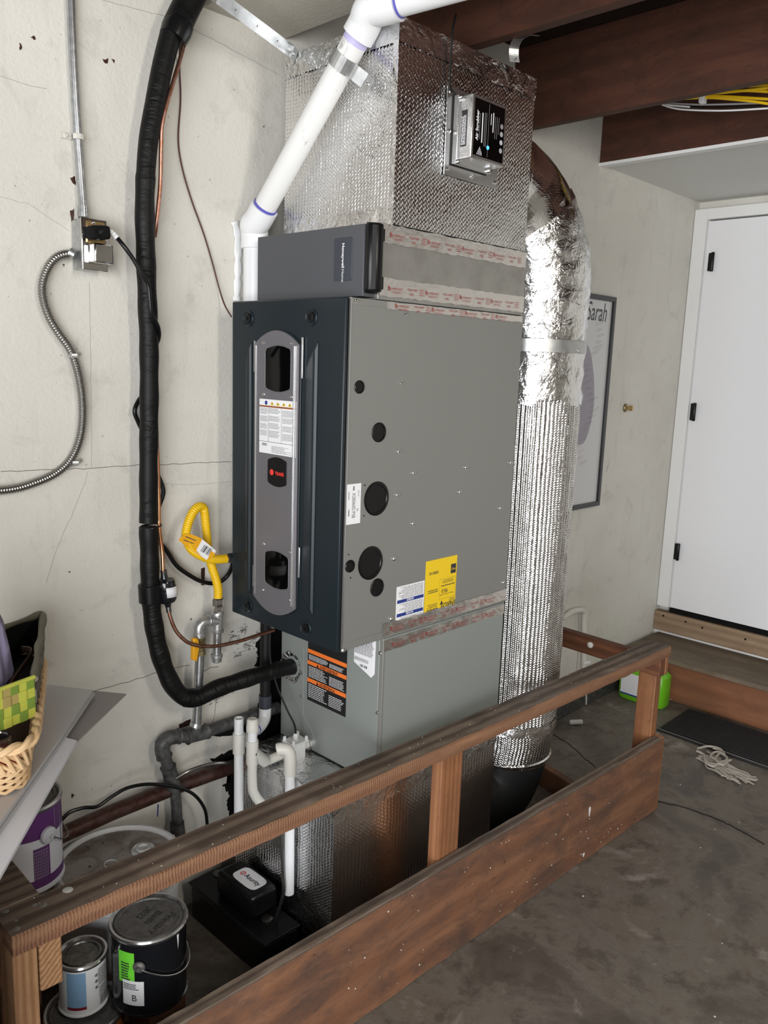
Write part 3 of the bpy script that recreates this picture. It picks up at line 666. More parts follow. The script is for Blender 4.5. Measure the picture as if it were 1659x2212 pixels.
# floor crack
def floor_crack(pts, r=0.0015, m='crack'):
    rnd = random.Random(3); P = []
    for a, b in zip(pts, pts[1:]):
        a, b = Vector(a), Vector(b)
        for k in range(8): P.append(a.lerp(b, k / 8) + Vector((rnd.uniform(-.004, .004), rnd.uniform(-.004, .004), 0)))
    mb = MB(); mb.tube(P, r, 5, flat=0.4); o = mb.build('crack', m, bpy.data.objects['floor'])
floor_crack([(1.5610, -0.1697, 0.0006), (1.5961, -0.2697, 0.0006), (1.6082, -0.3903, 0.0006), (1.5941, -0.4816, 0.0006), (1.5615, -0.5900, 0.0006)], 0.0024, 'matte_black')
floor_crack([(1.7593, 0.4290, 0.0006), (1.7182, 0.3065, 0.0006), (1.6568, 0.2002, 0.0006), (1.6206, 0.1237, 0.0006)], 0.0022, 'matte_black')
# paint spatter on floor
mb = MB(); rr_ = random.Random(21)
for k in range(34):
    x, y = rr_.uniform(0.6, 2.5), rr_.uniform(-0.9, 0.4); r = rr_.uniform(0.0012, 0.004)
    mb.lathe([(r, 0.0002), (r * 0.8, 0.001)], (x, y, 0), 'Z', 7)
mb.build('paint_spatter', 'pvc_cream', bpy.data.objects['floor'])

# ------------------------------------------------------------------ framed poster and wall bits
PYW = 0.53
pf = thing('framed_poster', (1.84, YW, 1.49), 'tall black framed poster covered in handwriting, hanging behind the foil duct', 'framed poster')
of = (1.84, YW, 1.49)
fx0, fx1, fz0, fz1 = 1.50, 2.152, 1.012, 1.972
mb = MB(of)
for a in ((fx0, fx1, fz1 - 0.022, fz1), (fx0, fx1, fz0, fz0 + 0.022), (fx0, fx0 + 0.022, fz0 + .022, fz1 - .022), (fx1 - 0.022, fx1, fz0 + .022, fz1 - .022)): mb.box(a[0], a[1], 0.508, 0.5295, a[2], a[3])
mb.build('frame', 'frame_black', pf, bevel=0.0015)
mb = MB(of); mb.box(fx0 + .02, fx1 - .02, 0.518, 0.5285, fz0 + .02, fz1 - .02); mb.build('poster', 'poster_paper', pf)
mb = MB(of); L = smooth_path([(1.9141, 0.5178, 1.7713), (1.9722, 0.5178, 1.7233), (2.0230, 0.5178, 1.6016), (2.0384, 0.5178, 1.4765), (2.0138, 0.5178, 1.3718), (1.9813, 0.5178, 1.3204), (1.9548, 0.5178, 1.3111)], 6)
mb.prism([(q.x, 0.5178, q.z) for q in L] + [(1.72, 0.5178, 1.30), (1.72, 0.5178, 1.85)], (0, -0.0004, 0)); mb.build('silhouette', 'poster_mauve', pf)
mb = MB(of); put_text(mb, 'Sarah', 0.115, (1.9190, 0.5172, 1.8608), (1, 0, 0.0), (0.16, 0, 1), width=0.165); mb.build('lettering', 'ink', pf)
mb = MB(of); mb2 = MB(of); rw = random.Random(2)
for k in range(26):
    z = 1.86 - k * 0.026; x = 1.98 + 0.045 * math.sin(k * 0.5) - 0.001 * k
    text_lines(mb if k < 17 else mb2, (x, 0.5174, z), (0.93, 0, 0.25), (-0.2, 0, 0.95), rw.uniform(.05, .11), 0.016, 2, thick=0.22, rnd=rw)
for k in range(10): text_lines(mb2, (1.80 + rw.uniform(0, .1), 0.5174, 1.08 + k * 0.02), (0.8, 0, 0.5), (-0.4, 0, 0.8), rw.uniform(.04, .09), 0.014, 2, thick=0.2, rnd=rw)
mb.build('handwriting', 'pen_green', pf, smooth=False); mb2.build('handwriting', 'pen_pink', pf, smooth=False)
sp = (2.3553, 0.5300, 1.4688)
ds = thing('door_stop', (sp[0], YW, sp[2]), 'small brass door stop knob on the cream wall between poster and door', 'door stop')
mb = MB((sp[0], YW, sp[2])); mb.lathe([(0.021, 0.0), (0.021, 0.003), (0.017, 0.010)], (sp[0], YW - 0.0002, sp[2]), (0, -1, 0), 20); mb.build('base', 'brass_dull', ds)
mb = MB((sp[0], YW, sp[2])); mb.lathe([(0.006, 0.008), (0.006, 0.022), (0.013, 0.026), (0.013, 0.036), (0.008, 0.041)], (sp[0], YW, sp[2]), (0, -1, 0), 16); mb.build('bumper', 'brass', ds)
# white painted stub pipe low on the back wall
mb = MB((1.95, 0.5, 0.4)); mb.tube(smooth_path([(1.9009, 0.5120, 0.5023), (1.9789, 0.5120, 0.5181), (2.0497, 0.5120, 0.5132), (2.0945, 0.5120, 0.4951), (2.1028, 0.5120, 0.4398), (2.1100, 0.5120, 0.3913), (2.1677, 0.5120, 0.0041)], 5), 0.014, 12)
tag(mb.build('wall_pipe', 'plaster', None), 'cream painted pipe with a bend low on the wall right of the foil duct', 'pipe')

# ------------------------------------------------------------------ cables between the joists
cb_ = thing('cable_bundle', (1.6, -0.4, 2.6), 'bundle of yellow and white electrical cables stapled under the ceiling at top right', 'cables')
for i, (m, L) in enumerate([('yellow_coat', [(1.6200, 0.2834, 2.6167), (1.6000, 0.1431, 2.6157), (1.5800, -0.0406, 2.5896), (1.5600, -0.3007, 2.5258)]), ('yellow_coat', [(1.6000, 0.1781, 2.6032), (1.5800, 0.0450, 2.6069), (1.5600, -0.1467, 2.5740), (1.5600, -0.2967, 2.5599)]),
        ('yellow_coat', [(1.6200, 0.1526, 2.6096), (1.5800, -0.0581, 2.5790), (1.5800, -0.2035, 2.5453), (1.5800, -0.2945, 2.5176)]), ('yellow_coat', [(1.6000, 0.0889, 2.6043), (1.5600, -0.0662, 2.5846), (1.5600, -0.2087, 2.5681), (1.5600, -0.2981, 2.5486)]),
        ('yellow_coat', [(1.6400, 0.0739, 2.6125), (1.6400, -0.0770, 2.6181), (1.6400, -0.2645, 2.5941)]),
        ('pvc', [(1.5800, 0.0768, 2.5806), (1.5800, 0.0055, 2.5529), (1.5800, -0.1442, 2.5224), (1.5800, -0.2962, 2.5032)]), ('pvc', [(1.6000, 0.0873, 2.5886), (1.6000, 0.0427, 2.5761), (1.6000, -0.0181, 2.5608)]),
        ('ink_soft', [(1.6600, 0.1007, 2.6095), (1.6600, -0.0399, 2.5783), (1.6600, -0.2631, 2.5445)]), ('black_rubber', [(1.6800, 0.1106, 2.6128), (1.6800, -0.0317, 2.5752), (1.6800, -0.2563, 2.5416)])]):
    mb = MB((1.6, -0.4, 2.6)); mb.tube(smooth_path(L, 6), 0.0045 if m == 'yellow_coat' else 0.003, 8); mb.build('cable', m, cb_)
sp = (1.5750, -0.0725, 2.5707)
mb = MB((1.6, -0.4, 2.6)); mb.obox(Vector(sp) + Vector((-0.012, -0.012, -0.014)), (0.025, 0, 0), (0, 0.02, 0), (0, 0, 0.034)); mb.build('cable_staple', 'pvc', cb_, bevel=0.003)

# ================================================================== furnace
FX, FD, FW, FZ0, FZ1 = 0.0, 0.705, 0.4445, 0.93, 1.792
fo = (0.35, 0.22, FZ0)
fu = thing('furnace', fo, 'tall grey furnace cabinet with a dark blue front door and black side grommets', 'furnace')
mb = MB(fo); mb.box(0.016, FD, 0.0, FW, FZ0, FZ1); mb.build('cabinet', 'cabinet_grey', fu, bevel=0.002)
# folded lower lip of the side panel and upper lip
mb = MB(fo); mb.prism([(0.016, -0.0012, 0.932), (0.170, -0.0012, 0.932), (0.170, -0.0012, 0.951), (0.016, -0.0012, 0.951)], (0, 0.0014, 0)); mb.build('cabinet_lip', 'cabinet_grey', fu, bevel=0.0005)
mb = MB(fo); mb.prism([(0.016, -0.0012, 1.776), (FD, -0.0012, 1.776), (FD, -0.0012, 1.792), (0.016, -0.0012, 1.792)], (0, 0.0014, 0)); mb.build('cabinet_lip', 'cabinet_grey', fu, bevel=0.0005)
mb = MB(fo); mb.box(0.010, 0.016, 0.003, FW - 0.003, FZ0 + 0.002, FZ1 - 0.002); mb.build('door_gasket', 'matte_black', fu)
mb = MB(fo); mb.box(0.0155, 0.0185, -0.0016, 0.001, FZ0, FZ1); mb.build('edge_strip', 'bright_trim', fu)
# front door: outer slab with a sunken channel either side of the centre plate
door_p = MB(fo)
door_p.box(0.0, 0.0105, 0.0, FW, FZ0, FZ1)
fd = door_p.build('front_door', 'door_blue', fu, bevel=0.004)
def yz(L): return L
ctr_y0, ctr_y1 = 0.183, 0.350
def arc_plate(y0, y1, zb, zt, sag, x, n=14, corner=0.012):
    """outline with curved top and bottom in the plane x; top and bottom bow outwards by sag"""
    P = []
    yc = (y0 + y1) / 2; hw = (y1 - y0) / 2
    for k in range(n + 1):
        t = -1 + 2 * k / n; P.append((x, yc + t * hw, zt + sag * (1 - t * t)))
    for k in range(n + 1):
        t = 1 - 2 * k / n; P.append((x, yc + t * hw, zb - sag * (1 - t * t)))
    return P
# measured on the door plane
pc_t = (-0.0040, 0.3328, 1.6830); pc_tr = (-0.0040, 0.1554, 1.6813); pc_b = (-0.0040, 0.3261, 1.0092); pc_br = (-0.0040, 0.1520, 1.0064)
py1, py0 = pc_t[1], pc_tr[1]
zt_, zb_ = (pc_t[2] + pc_tr[2]) / 2, (pc_b[2] + pc_br[2]) / 2
mb = MB(fo); mb.prism(arc_plate(py0 - 0.004, py1 + 0.004, zb_ - 0.002, zt_ + 0.002, 0.034, 0.0002), (-0.0035, 0, 0)); mb.build('plate_surround', 'door_dark', fd, bevel=0.0015)
# raised shoulders of the moulded door, right and left of the plate
for (ya, yb, sg) in ((py0 - 0.066, py0 - 0.020, 1), (py1 + 0.020, py1 + 0.050, -1)):
    mb = MB(fo)
    zz0, zz1 = 1.045, 1.640
    A = [(-0.0001, ya, zz0 - 0.05), (-0.0001, ya, zz1 + 0.06), (-0.0001, yb, zz1), (-0.0001, yb, zz0)]
    B = [(-0.0075, ya + 0.010, zz0 - 0.025), (-0.0075, ya + 0.010, zz1 + 0.03), (-0.0045, yb - 0.006, zz1 - 0.02), (-0.0045, yb - 0.006, zz0 + 0.01)]
    mb.add(A + B, [(0, 3, 2, 1), (4, 5, 6, 7), (0, 4, 7, 3), (1, 2, 6, 5), (0, 1, 5, 4), (3, 7, 6, 2)])
    mb.build('door_shoulder', 'door_blue', fd, bevel=0.003)
cp = MB(fo); cp.prism(arc_plate(py0, py1, zb_, zt_, 0.034, -0.0033), (-0.0060, 0, 0))
cpl = cp.build('centre_plate', 'plate_grey', fd, bevel=0.0012)
for y in (py0 + 0.007, py0 + 0.014, py1 - 0.008):
    mb = MB(fo); mb.tube([(-0.0097, y, zb_ + 0.006), (-0.0097, y, zt_ - 0.004)], 0.0023, 8); mb.build('plate_rib', 'bright_trim', fd)
for (a, b, yy) in ((1.60, 1.70, py0 - 0.010), (1.095, 1.175, py0 - 0.010), (1.61, 1.69, py1 + 0.004), (1.03, 1.09, py1 + 0.004)):
    mb = MB(fo); mb.box(-0.0062, -0.0030, yy - 0.003, yy + 0.003, a if a > 1.5 else a, b); mb.build('side_clip', 'bright_trim', fd, bevel=0.001)
def round_rect(y0, y1, z0, z1, x, sag, c=0.012):
    P = []
    for (cy_, cz_, a0) in ((y1 - c, z1 - c, 0), (y0 + c, z1 - c, 90), (y0 + c, z0 + c, 180), (y1 - c, z0 + c, 270)):
        for k in range(6):
            a = math.radians(a0 + 18 * k); P.append((x, cy_ + c * math.cos(a), cz_ + c * math.sin(a)))
        if a0 == 0:
            for k in range(1, 8): t = k / 8; P.append((x, y1 - c - (y1 - y0 - 2 * c) * t, z1 + sag * 4 * t * (1 - t)))
        if a0 == 180:
            for k in range(1, 8): t = k / 8; P.append((x, y0 + c + (y1 - y0 - 2 * c) * t, z0 - sag * 4 * t * (1 - t)))
    return P
def q_on(a, b): return a[1], b[1], a[2], b[2]
wt = (-0.0100, 0.2838, 1.6763); wb = (-0.0100, 0.1830, 1.5654); w2t = (-0.0100, 0.2788, 1.1463); w2b = (-0.0100, 0.1815, 1.0506)
for (a, b) in ((wt, wb), (w2t, w2b)):
    mb = MB(fo); mb.prism(round_rect(b[1], a[1], b[2] + 0.004, a[2] - 0.004, -0.0092, 0.006), (-0.0012, 0, 0)); mb.build('sight_window', 'black_glass', fd)
    mb = MB(fo); mb.tube([Vector(p) + Vector((-0.0006, 0, 0)) for p in round_rect(b[1] - .001, a[1] + .001, b[2] + 0.003, a[2] - 0.003, -0.0092, 0.006)], 0.0012, 6, closed=True); mb.build('window_bead', 'plate_grey', fd)
screws(fd, [(-0.0093, 0.2926, 1.6844), (-0.0093, 0.1792, 1.6842), (-0.0093, 0.2909, 1.5541), (-0.0093, 0.1782, 1.5531), (-0.0093, 0.2859, 1.1588), (-0.0093, 0.1733, 1.1573), (-0.0093, 0.2884, 1.0317), (-0.0093, 0.1762, 1.0292)], (-1, 0, 0), 0.003, fo)
# door latches
for p in [(-0.0001, 0.3705, 1.7470), (-0.0001, 0.1184, 1.7474), (-0.0001, 0.3691, 0.9666), (-0.0001, 0.1185, 0.9653)]:
    mb = MB(fo); mb.lathe([(0.0215, 0), (0.0215, 0.0016), (0.0195, 0.003), (0.0165, 0.0008), (0.0140, 0.0006)], p, (-1, 0, 0), 28); mb.build('latch_cup', 'door_blue', fd)
    mb = MB(fo); mb.lathe([(0.0135, 0.0006), (0.0130, 0.004), (0.006, 0.0048), (0.0045, 0.0022), (0.0022, 0.0022)], p, (-1, 0, 0), 6); mb.build('latch_knob', 'black_plastic', fd)
# warning label on the plate
XL_ = -0.0096
wl0 = (-0.0096, 0.3081, 1.5473); wl1 = (-0.0096, 0.1594, 1.5381); wl2 = (-0.0096, 0.3105, 1.4044); wl3 = (-0.0096, 0.1599, 1.4019)
mb = MB(fo); ly0, ly1, lz0, lz1 = wl1[1], wl0[1], (wl2[2] + wl3[2]) / 2, (wl0[2] + wl1[2]) / 2
mb.box(XL_ - 0.0004, XL_ + 0.0004, ly0, ly1, lz0, lz1); lab = mb.build('warning_label', 'paper_white', fd, smooth=False)
W_, H_ = ly1 - ly0, lz1 - lz0; xs = XL_ - 0.0006
def LP(a, b): return (xs, ly1 - a * W_, lz0 + b * H_)     # a from the left as seen, b from the bottom
U_, V_ = (0, -1, 0), (0, 0, 1)
mb = MB(fo)
mb.quad(LP(0.0, .855), LP(1, .855), LP(1, .885), LP(0, .885), 1)
for k in range(4):
    a = 0.30 + k * 0.16; mb.add([LP(a, .90), LP(a + .11, .90), LP(a + .055, .965)], [(0, 1, 2)], None, 2)
    xs -= 0.0002; mb.quad(LP(a + .045, .912), LP(a + .065, .912), LP(a + .065, .94), LP(a + .045, .94), 0); xs += 0.0002
mb.lathe([(0.0055, 0), (0.0055, 0.0003)], LP(0.19, .935), (-1, 0, 0), 20, 3)
for (a0, a1, secs) in ((0.02, 0.25, ((.72, .84, 6), (.58, .69, 5), (.45, .55, 5), (.32, .43, 7))), (0.27, 0.60, ((.74, .84, 5), (.60, .70, 5), (.46, .57, 6), (.30, .43, 8))), (0.64, 0.96, ((.70, .82, 6), (.58, .68, 5), (.43, .54, 6), (.27, .40, 8)))):
    for b0, b1, n in secs: text_lines(mb, LP(a0, b0), U_, V_, (a1 - a0) * W_, (b1 - b0) * H_, n, 0, 0.32, 0.25)
text_lines(mb, LP(0.08, .13), U_, V_, 0.14 * W_, 0.05 * H_, 2, 0, 0.6, 0.1); text_lines(mb, LP(0.35, .02), U_, V_, 0.55 * W_, 0.13 * H_, 7, 0, 0.3, 0.4)
for a in (.255, .615): mb.quad(LP(a, .22), LP(a + .006, .22), LP(a + .006, .85), LP(a, .85), 0)
mb.quad(LP(0, .215), LP(1, .215), LP(1, .222), LP(0, .222), 0)
mb.build('printing', ('ink', 'label_brown', 'label_yellow', 'label_blue'), lab, smooth=False)
# maker badge
bt = (-0.0095, 0.2709, 1.3926); bb = (-0.0095, 0.1932, 1.3199)
mb = MB(fo); mb.prism(round_rect(bb[1], bt[1], bb[2] + 0.006, bt[2] - 0.002, -0.0092, 0.006, 0.008), (-0.0018, 0, 0)); bdg = mb.build('badge', 'black_plastic', fd, bevel=0.0006)
mb = MB(fo); cpt = (-0.0112, 0.2526, 1.3560); mb.lathe([(0.0078, 0), (0.0078, 0.0004), (0.003, 0.0008)], cpt, (-1, 0, 0), 24)
put_text(mb, 'TRANE', 0.0125, (-0.0114, 0.2369, 1.3506), (0, -1, 0), (0, 0.15, 1), width=0.034, bold=0.0005); mb.build('lettering', 'logo_red', bdg, smooth=False)
# grommets on the side panel
for (c, r) in zip([(0.0516, 0.0000, 1.5864), (0.1229, 0.0000, 1.4755), (0.1224, 0.0000, 1.3094), (0.1084, 0.0000, 1.1453), (0.1348, 0.0000, 1.0763), (0.0366, 0.0000, 1.1481)], (0.0160, 0.0245, 0.0435, 0.0435, 0.0240, 0.0160)):
    mb = MB(fo); mb.lathe([(r, 0), (r, 0.0016), (r * .93, 0.0030), (r * .83, 0.0026), (r * .80, 0.0006), (r * .3, 0.0004)], c, (0, -1, 0), 36); mb.build('grommet', 'black_plastic', fu)
screws(fu, [(0.0293, -0.0010, 1.7855), (0.2012, -0.0010, 1.7651), (0.1972, -0.0010, 1.5949), (0.1964, -0.0010, 1.4234), (0.2560, -0.0010, 1.3643), (0.1973, -0.0010, 1.3121), (0.2624, -0.0010, 1.2291), (0.1941, -0.0010, 1.1435), (0.1921, -0.0010, 0.9804), (0.4736, -0.0010, 1.3643), (0.4524, -0.0010, 1.2966), (0.6870, -0.0010, 1.3639), (0.6473, -0.0010, 1.2303), (0.6874, -0.0010, 0.9952), (0.0220, -0.0010, 0.9332)], (0, -1, 0), 0.0038, fo)
for p in [(0.0801, -0.0001, 1.3470), (0.0801, -0.0001, 1.2703), (0.0315, -0.0001, 1.1783), (0.0400, -0.0001, 1.1180)]:
    mb = MB(fo); mb.lathe([(0.0021, 0), (0.0021, 0.0004)], p, (0, -1, 0), 10); mb.build('punched_hole', 'matte_black', fu)
# model number label, reading downwards
a0 = (0.0176, 0.0000, 1.3533); a1 = (0.0672, 0.0000, 1.3550); a2 = (0.0211, 0.0000, 1.2527)
mb = MB(fo); mb.box(a0[0], a1[0], -0.0006, 0.0005, a2[2] + .001, a0[2]); lab = mb.build('model_label', 'paper_white', fu, smooth=False)
mb = MB(fo); D_, R_ = (0, 0, -1), (1, 0, 0); lx, lz = a0[0], a0[2]; lw = a1[0] - a0[0]; lh = a0[2] - a2[2]
put_text(mb, 'MODEL:', 0.0075, (lx + lw * .45, -0.0008, lz - lh * .06), D_, R_, width=lh * .11, bold=.0002)
put_text(mb, 'X2B060D.PSB', 0.0155, (lx + lw * .42, -0.0008, lz - lh * .22), D_, R_, width=lh * .62)
put_text(mb, 'SERIAL NO.', 0.006, (lx + lw * .80, -0.0008, lz - lh * .17), D_, R_, width=lh * .16)
text_lines(mb, (lx + lw * .12, -0.0008, lz - lh * .18), D_, R_, lh * .22, lw * .08, 1, 0, .5, .1); text_lines(mb, (lx + lw * .12, -0.0008, lz - lh * .62), D_, R_, lh * .18, lw * .1, 1, 0, .6, .1)
put_text(mb, 'PK', 0.009, (lx + lw * .72, -0.0008, lz - lh * .62), D_, R_, width=lh * .07)
mb.build('printing', ('ink',), lab, smooth=False)
# upside-down blue banded notice
b0 = (0.2099, -0.0000, 1.0643); b1 = (0.3205, 0.0000, 1.0619); b2 = (0.2091, 0.0000, 0.9470)
mb = MB(fo); mb.box(b0[0], b1[0], -0.0006, 0.0005, 0.955, b0[2] - 0.0005); lab = mb.build('notice_label', 'paper_white', fu, smooth=False)
mb = MB(fo); lx, lw, lz, lh = b0[0], b1[0] - b0[0], 0.955, b0[2] - 0.955; yq = -0.0008
def LQ(a, b): return (lx + a * lw, yq, lz + b * lh)
for (q, wd) in ((.565, 'AVISO'), (.22, 'AVIS')):
    mb.quad(LQ(.03, q), LQ(.98, q), LQ(.98, q + .085), LQ(.03, q + .085), 1); yq -= .0002
    put_text(mb, wd, 0.0085, LQ(.62, q + .075), (-1, 0, 0), (0, 0, -1), 2, width=lw * .26, bold=.0003); yq += .0002
for (q0, q1, n) in ((.67, .97, 9), (.32, .55, 8), (.02, .20, 7)): text_lines(mb, LQ(.95, q1), (-1, 0, 0), (0, 0, -1), lw * .9, lh * (q1 - q0), n, 0, .32, .3)
mb.build('printing', ('ink', 'label_blue', 'ink_white'), lab, smooth=False)
# upside-down yellow energy label
c0 = (0.3246, 0.0000, 1.1160); c1 = (0.4599, 0.0000, 1.1157)
mb = MB(fo); mb.box(c0[0] - .001, c1[0] - .003, -0.0009, 0.0005, 0.953, (c0[2] + c1[2]) / 2); lab = mb.build('energy_label', 'label_yellow', fu, smooth=False)
mb = MB(fo); lx, lw, lz, lh = c0[0], c1[0] - .003 - c0[0], 0.935, (c0[2] + c1[2]) / 2 - 0.935; yq = -0.0011
LFT, DWN = (-1, 0, 0), (0, 0, -1)
put_text(mb, 'ENERGY', 0.0200, LQ(.99, .270), LFT, DWN, width=lw * .42, bold=.0005); put_text(mb, 'GUIDE', 0.0200, LQ(.42, .222), LFT, DWN, width=lw * .34, bold=.0005)
mb.add([LQ(.53, .14), LQ(.56, .14), LQ(.56, .26), LQ(.60, .25), LQ(.545, .32), LQ(.48, .25), LQ(.53, .26)], [(0, 1, 2, 3, 4, 5, 6)])
put_text(mb, '95.0', 0.0150, LQ(.72, .495), LFT, DWN, width=lw * .19, bold=.0003); put_text(mb, 'Efficiency Rating (AFUE)', 0.0065, LQ(.92, .42), LFT, DWN, width=lw * .45)
mb.quad(LQ(.50, .545), LQ(.95, .545), LQ(.95, .558), LQ(.50, .558))
for e in ((.45, .34, .97, .343), (.45, .66, .97, .663), (.45, .34, .453, .66), (.967, .34, .97, .66)): mb.quad(LQ(e[0], e[1]), LQ(e[2], e[1]), LQ(e[2], e[3]), LQ(e[0], e[3]))
text_lines(mb, LQ(.9, .65), LFT, DWN, lw * .38, lh * .06, 3, 0, .4, .3); text_lines(mb, LQ(.40, .54), LFT, DWN, lw * .34, lh * .06, 2, 0, .45, .1)
text_lines(mb, LQ(.40, .31), LFT, DWN, lw * .36, lh * .07, 3, 0, .4, .3); text_lines(mb, LQ(.97, .33), LFT, DWN, lw * .2, lh * .05, 3, 0, .4, .3)
barcode(mb, LQ(.10, .77), (1, 0, 0), (0, 0, 1), lw * .28, lh * .045)
mb.quad(LQ(.80, .72), LQ(.97, .72), LQ(.97, .87), LQ(.80, .87)); yq -= .0002
put_text(mb, 'energy', 0.010, LQ(.95, .80), LFT, DWN, 1, width=lw * .13); yq += .0002
mb.build('printing', ('ink', 'label_yellow'), lab, smooth=False)

# ------------------------------------------------------------------ foil tape with red print (strips stuck along the seams)
def tape(z0, z1, x0, x1, label, y=-0.0016, words=True):
    L = x1 - x0; n = int(L / 0.014); m2 = int((z1 - z0) / 0.012) + 1; rnd = random.Random(int(z0 * 1000))
    o = ((x0 + x1) / 2, 0, z0); mb = MB(o); V = []; F = []
    for i in range(n + 1):
        for j in range(m2 + 1):
            edge = (rnd.uniform(-.0015, .0015) if j in (0, m2) else 0)
            V.append((x0 + L * i / n, y - rnd.uniform(0, .0009), z0 + (z1 - z0) * j / m2 + edge))
    for i in range(n):
        for j in range(m2): F.append((i * (m2 + 1) + j, (i + 1) * (m2 + 1) + j, (i + 1) * (m2 + 1) + j + 1, i * (m2 + 1) + j + 1))
    mb.add(V, F)
    t = mb.build('foil_tape', 'foil_tape', None)
    tag(t, label, 'tape', 'printed foil tape strips')
    pm = MB(o); x = x0 + 0.03
    k = 0
    while x < x1 - 0.08:
        zc = z0 + (z1 - z0) * 0.40
        if k % 2 == 0:
            put_text(pm, 'h', 0.017, (x, y - .0022, zc - .003), (1, 0, 0), (0, 0, 1), bold=.0004); put_text(pm, 'HARDCAST', 0.0075, (x + .012, y - .0022, zc), (1, 0, 0), (0, 0, 1), width=.038)
            text_lines(pm, (x + .012, y - .0022, zc - .009), (1, 0, 0), (0, 0, 1), .036, .006, 2, 0, .3, .2, rnd=rnd)
        else:
            put_text(pm, 'FOIL-GRIP', 0.0075, (x, y - .0022, zc + .002), (1, 0, 0), (0, 0, 1), width=.036); put_text(pm, '1402', 0.0085, (x + .008, y - .0022, zc - .009), (1, 0, 0), (0, 0, 1))
            text_lines(pm, (x + .045, y - .0022, zc - .009), (1, 0, 0), (0, 0, 1), .018, .018, 4, 0, .3, .2, rnd=rnd)
        x += .068; k += 1
    if pm.v: pm.build('printing', 'red_print', t, smooth=False)
    return t
tape(1.926, 1.969, 0.108, 0.700, 'printed foil tape along the bottom of the foil wrapped plenum, uppermost strip')
tape(1.803, 1.846, 0.108, 0.702, 'wide printed foil tape strip just above the furnace top seam')
tape(1.774, 1.7905, 0.135, 0.700, 'narrow foil tape strip along the top edge of the furnace side')
tape(0.938, 0.972, 0.160, 0.704, 'foil tape over the bottom edge of the furnace, covering the yellow label')
tape(0.894, 0.924, 0.168, 0.700, 'foil tape on top edge of the lower coil cabinet, below the black seam')

# ------------------------------------------------------------------ filter cabinet (grey door with black cap) on the furnace
ao = (0.38, 0.2, FZ1)
ac = thing('air_cleaner', ao, 'dark grey air filter cabinet with a black end cap on top of the furnace', 'air filter')
mb = MB(ao); mb.box(0.105, 0.700, 0.0, 0.425, FZ1 + 0.002, 1.966); mb.build('sheet_metal_body', 'galv_sheet', ac, bevel=0.001)
mb = MB(ao); mb.box(0.062, 0.107, 0.008, 0.416, FZ1 + 0.006, 1.962); mb.build('filter_door', 'cleaner_grey', ac, bevel=0.0015)
mb = MB(ao); mb.box(0.066, 0.104, -0.004, 0.010, 1.806, 1.966); mb.build('end_cap_base', 'black_plastic', ac, bevel=0.004)
mb = MB(ao); mb.prism([(0.060, -0.012, 1.808), (0.078, -0.026, 1.808), (0.096, -0.024, 1.808), (0.100, 0.002, 1.808), (0.060, 0.004, 1.808)], (0, 0, 0.156)); mb.build('end_cap', 'black_plastic', ac, bevel=0.006)
for z in (1.816, 1.925): mb = MB(ao); mb.box(0.098, 0.112, -0.012, 0.0, z, z + 0.030); mb.build('cap_clip', 'black_plastic', ac, bevel=0.003)
mb = MB(ao); mb.box(0.075, 0.100, 0.4162, 0.4175, 1.84, 1.93); mb.build('rear_flange', 'badge_grey', ac)
e0 = (0.0615, 0.1101, 1.9372); e1 = (0.0615, 0.0468, 1.9366); e2 = (0.0615, 0.1066, 1.8355); e3 = (0.0615, 0.0460, 1.8352)
mb = MB(ao); mb.prism(round_rect(e1[1], e0[1], (e2[2] + e3[2]) / 2, (e0[2] + e1[2]) / 2 - .001, 0.0622, 0.0, 0.006), (-0.0018, 0, 0)); bdg = mb.build('badge', 'badge_grey', ac, bevel=0.0006)
mb = MB(ao); tp = (0.0600, 0.0800, 1.9220)
put_text(mb, 'Honeywell', 0.0118, (0.0600, tp[1] + .001, tp[2]), (0, 0, -1), (0, -1, 0), width=.056, bold=.0003)
put_text(mb, 'Home', 0.0118, (0.0600, tp[1] + .001, tp[2] - .060), (0, 0, -1), (0, -1, 0), width=.029)
mb.build('lettering', 'ink_white', bdg, smooth=False)

# ------------------------------------------------------------------ foil wrapped supply plenum
po = (0.42, 0.2, 1.97)
pl = thing('supply_plenum', po, 'big square plenum wrapped in bubble foil above the furnace', 'air duct')
px0, px1, py0_, py1_, pz0, pz1 = 0.148, 0.694, 0.0, 0.412, 1.972, 2.425
def crumpled_face(o, u, v, n, amp, step, name, m, parent, off, seed=1, edge=True):
    o, u, v, n = map(Vector, (o, u, v, n)); rnd = random.Random(seed); nu = max(2, int(u.length / step)); nv = max(2, int(v.length / step)); V = []; F = []; UV = []
    for i in range(nu + 1):
        for j in range(nv + 1):
            e = 0 if (edge and (i in (0, nu) or j in (0, nv))) else 1
            V.append(o + u * (i / nu) + v * (j / nv) + n * (rnd.uniform(-amp, amp) * e))
    for i in range(nu):
        for j in range(nv):
            f = (i * (nv + 1) + j, (i + 1) * (nv + 1) + j, (i + 1) * (nv + 1) + j + 1, i * (nv + 1) + j + 1)
            F.append(f); UV.append([(u.length * a / nu, v.length * b / nv) for a, b in ((i, j), (i + 1, j), (i + 1, j + 1), (i, j + 1))])
    if u.cross(v).dot(n) < 0: F = [tuple(reversed(f)) for f in F]; UV = [list(reversed(q)) for q in UV]
    mb = MB(off); mb.add(V, F, UV); return mb.build(name, m, parent)
mb = MB(po); mb.box(px0 + .003, px1 - .003, py0_ + .003, py1_ - .003, pz0, pz1 - .002); mb.build('sheet_metal_box', 'galv_sheet', pl)
crumpled_face((px0, py1_, pz0), (0, py0_ - py1_, 0), (0, 0, pz1 - pz0), (-1, 0, 0), 0.0016, 0.035, 'foil_wrap', 'foil_front', pl, po, 1)
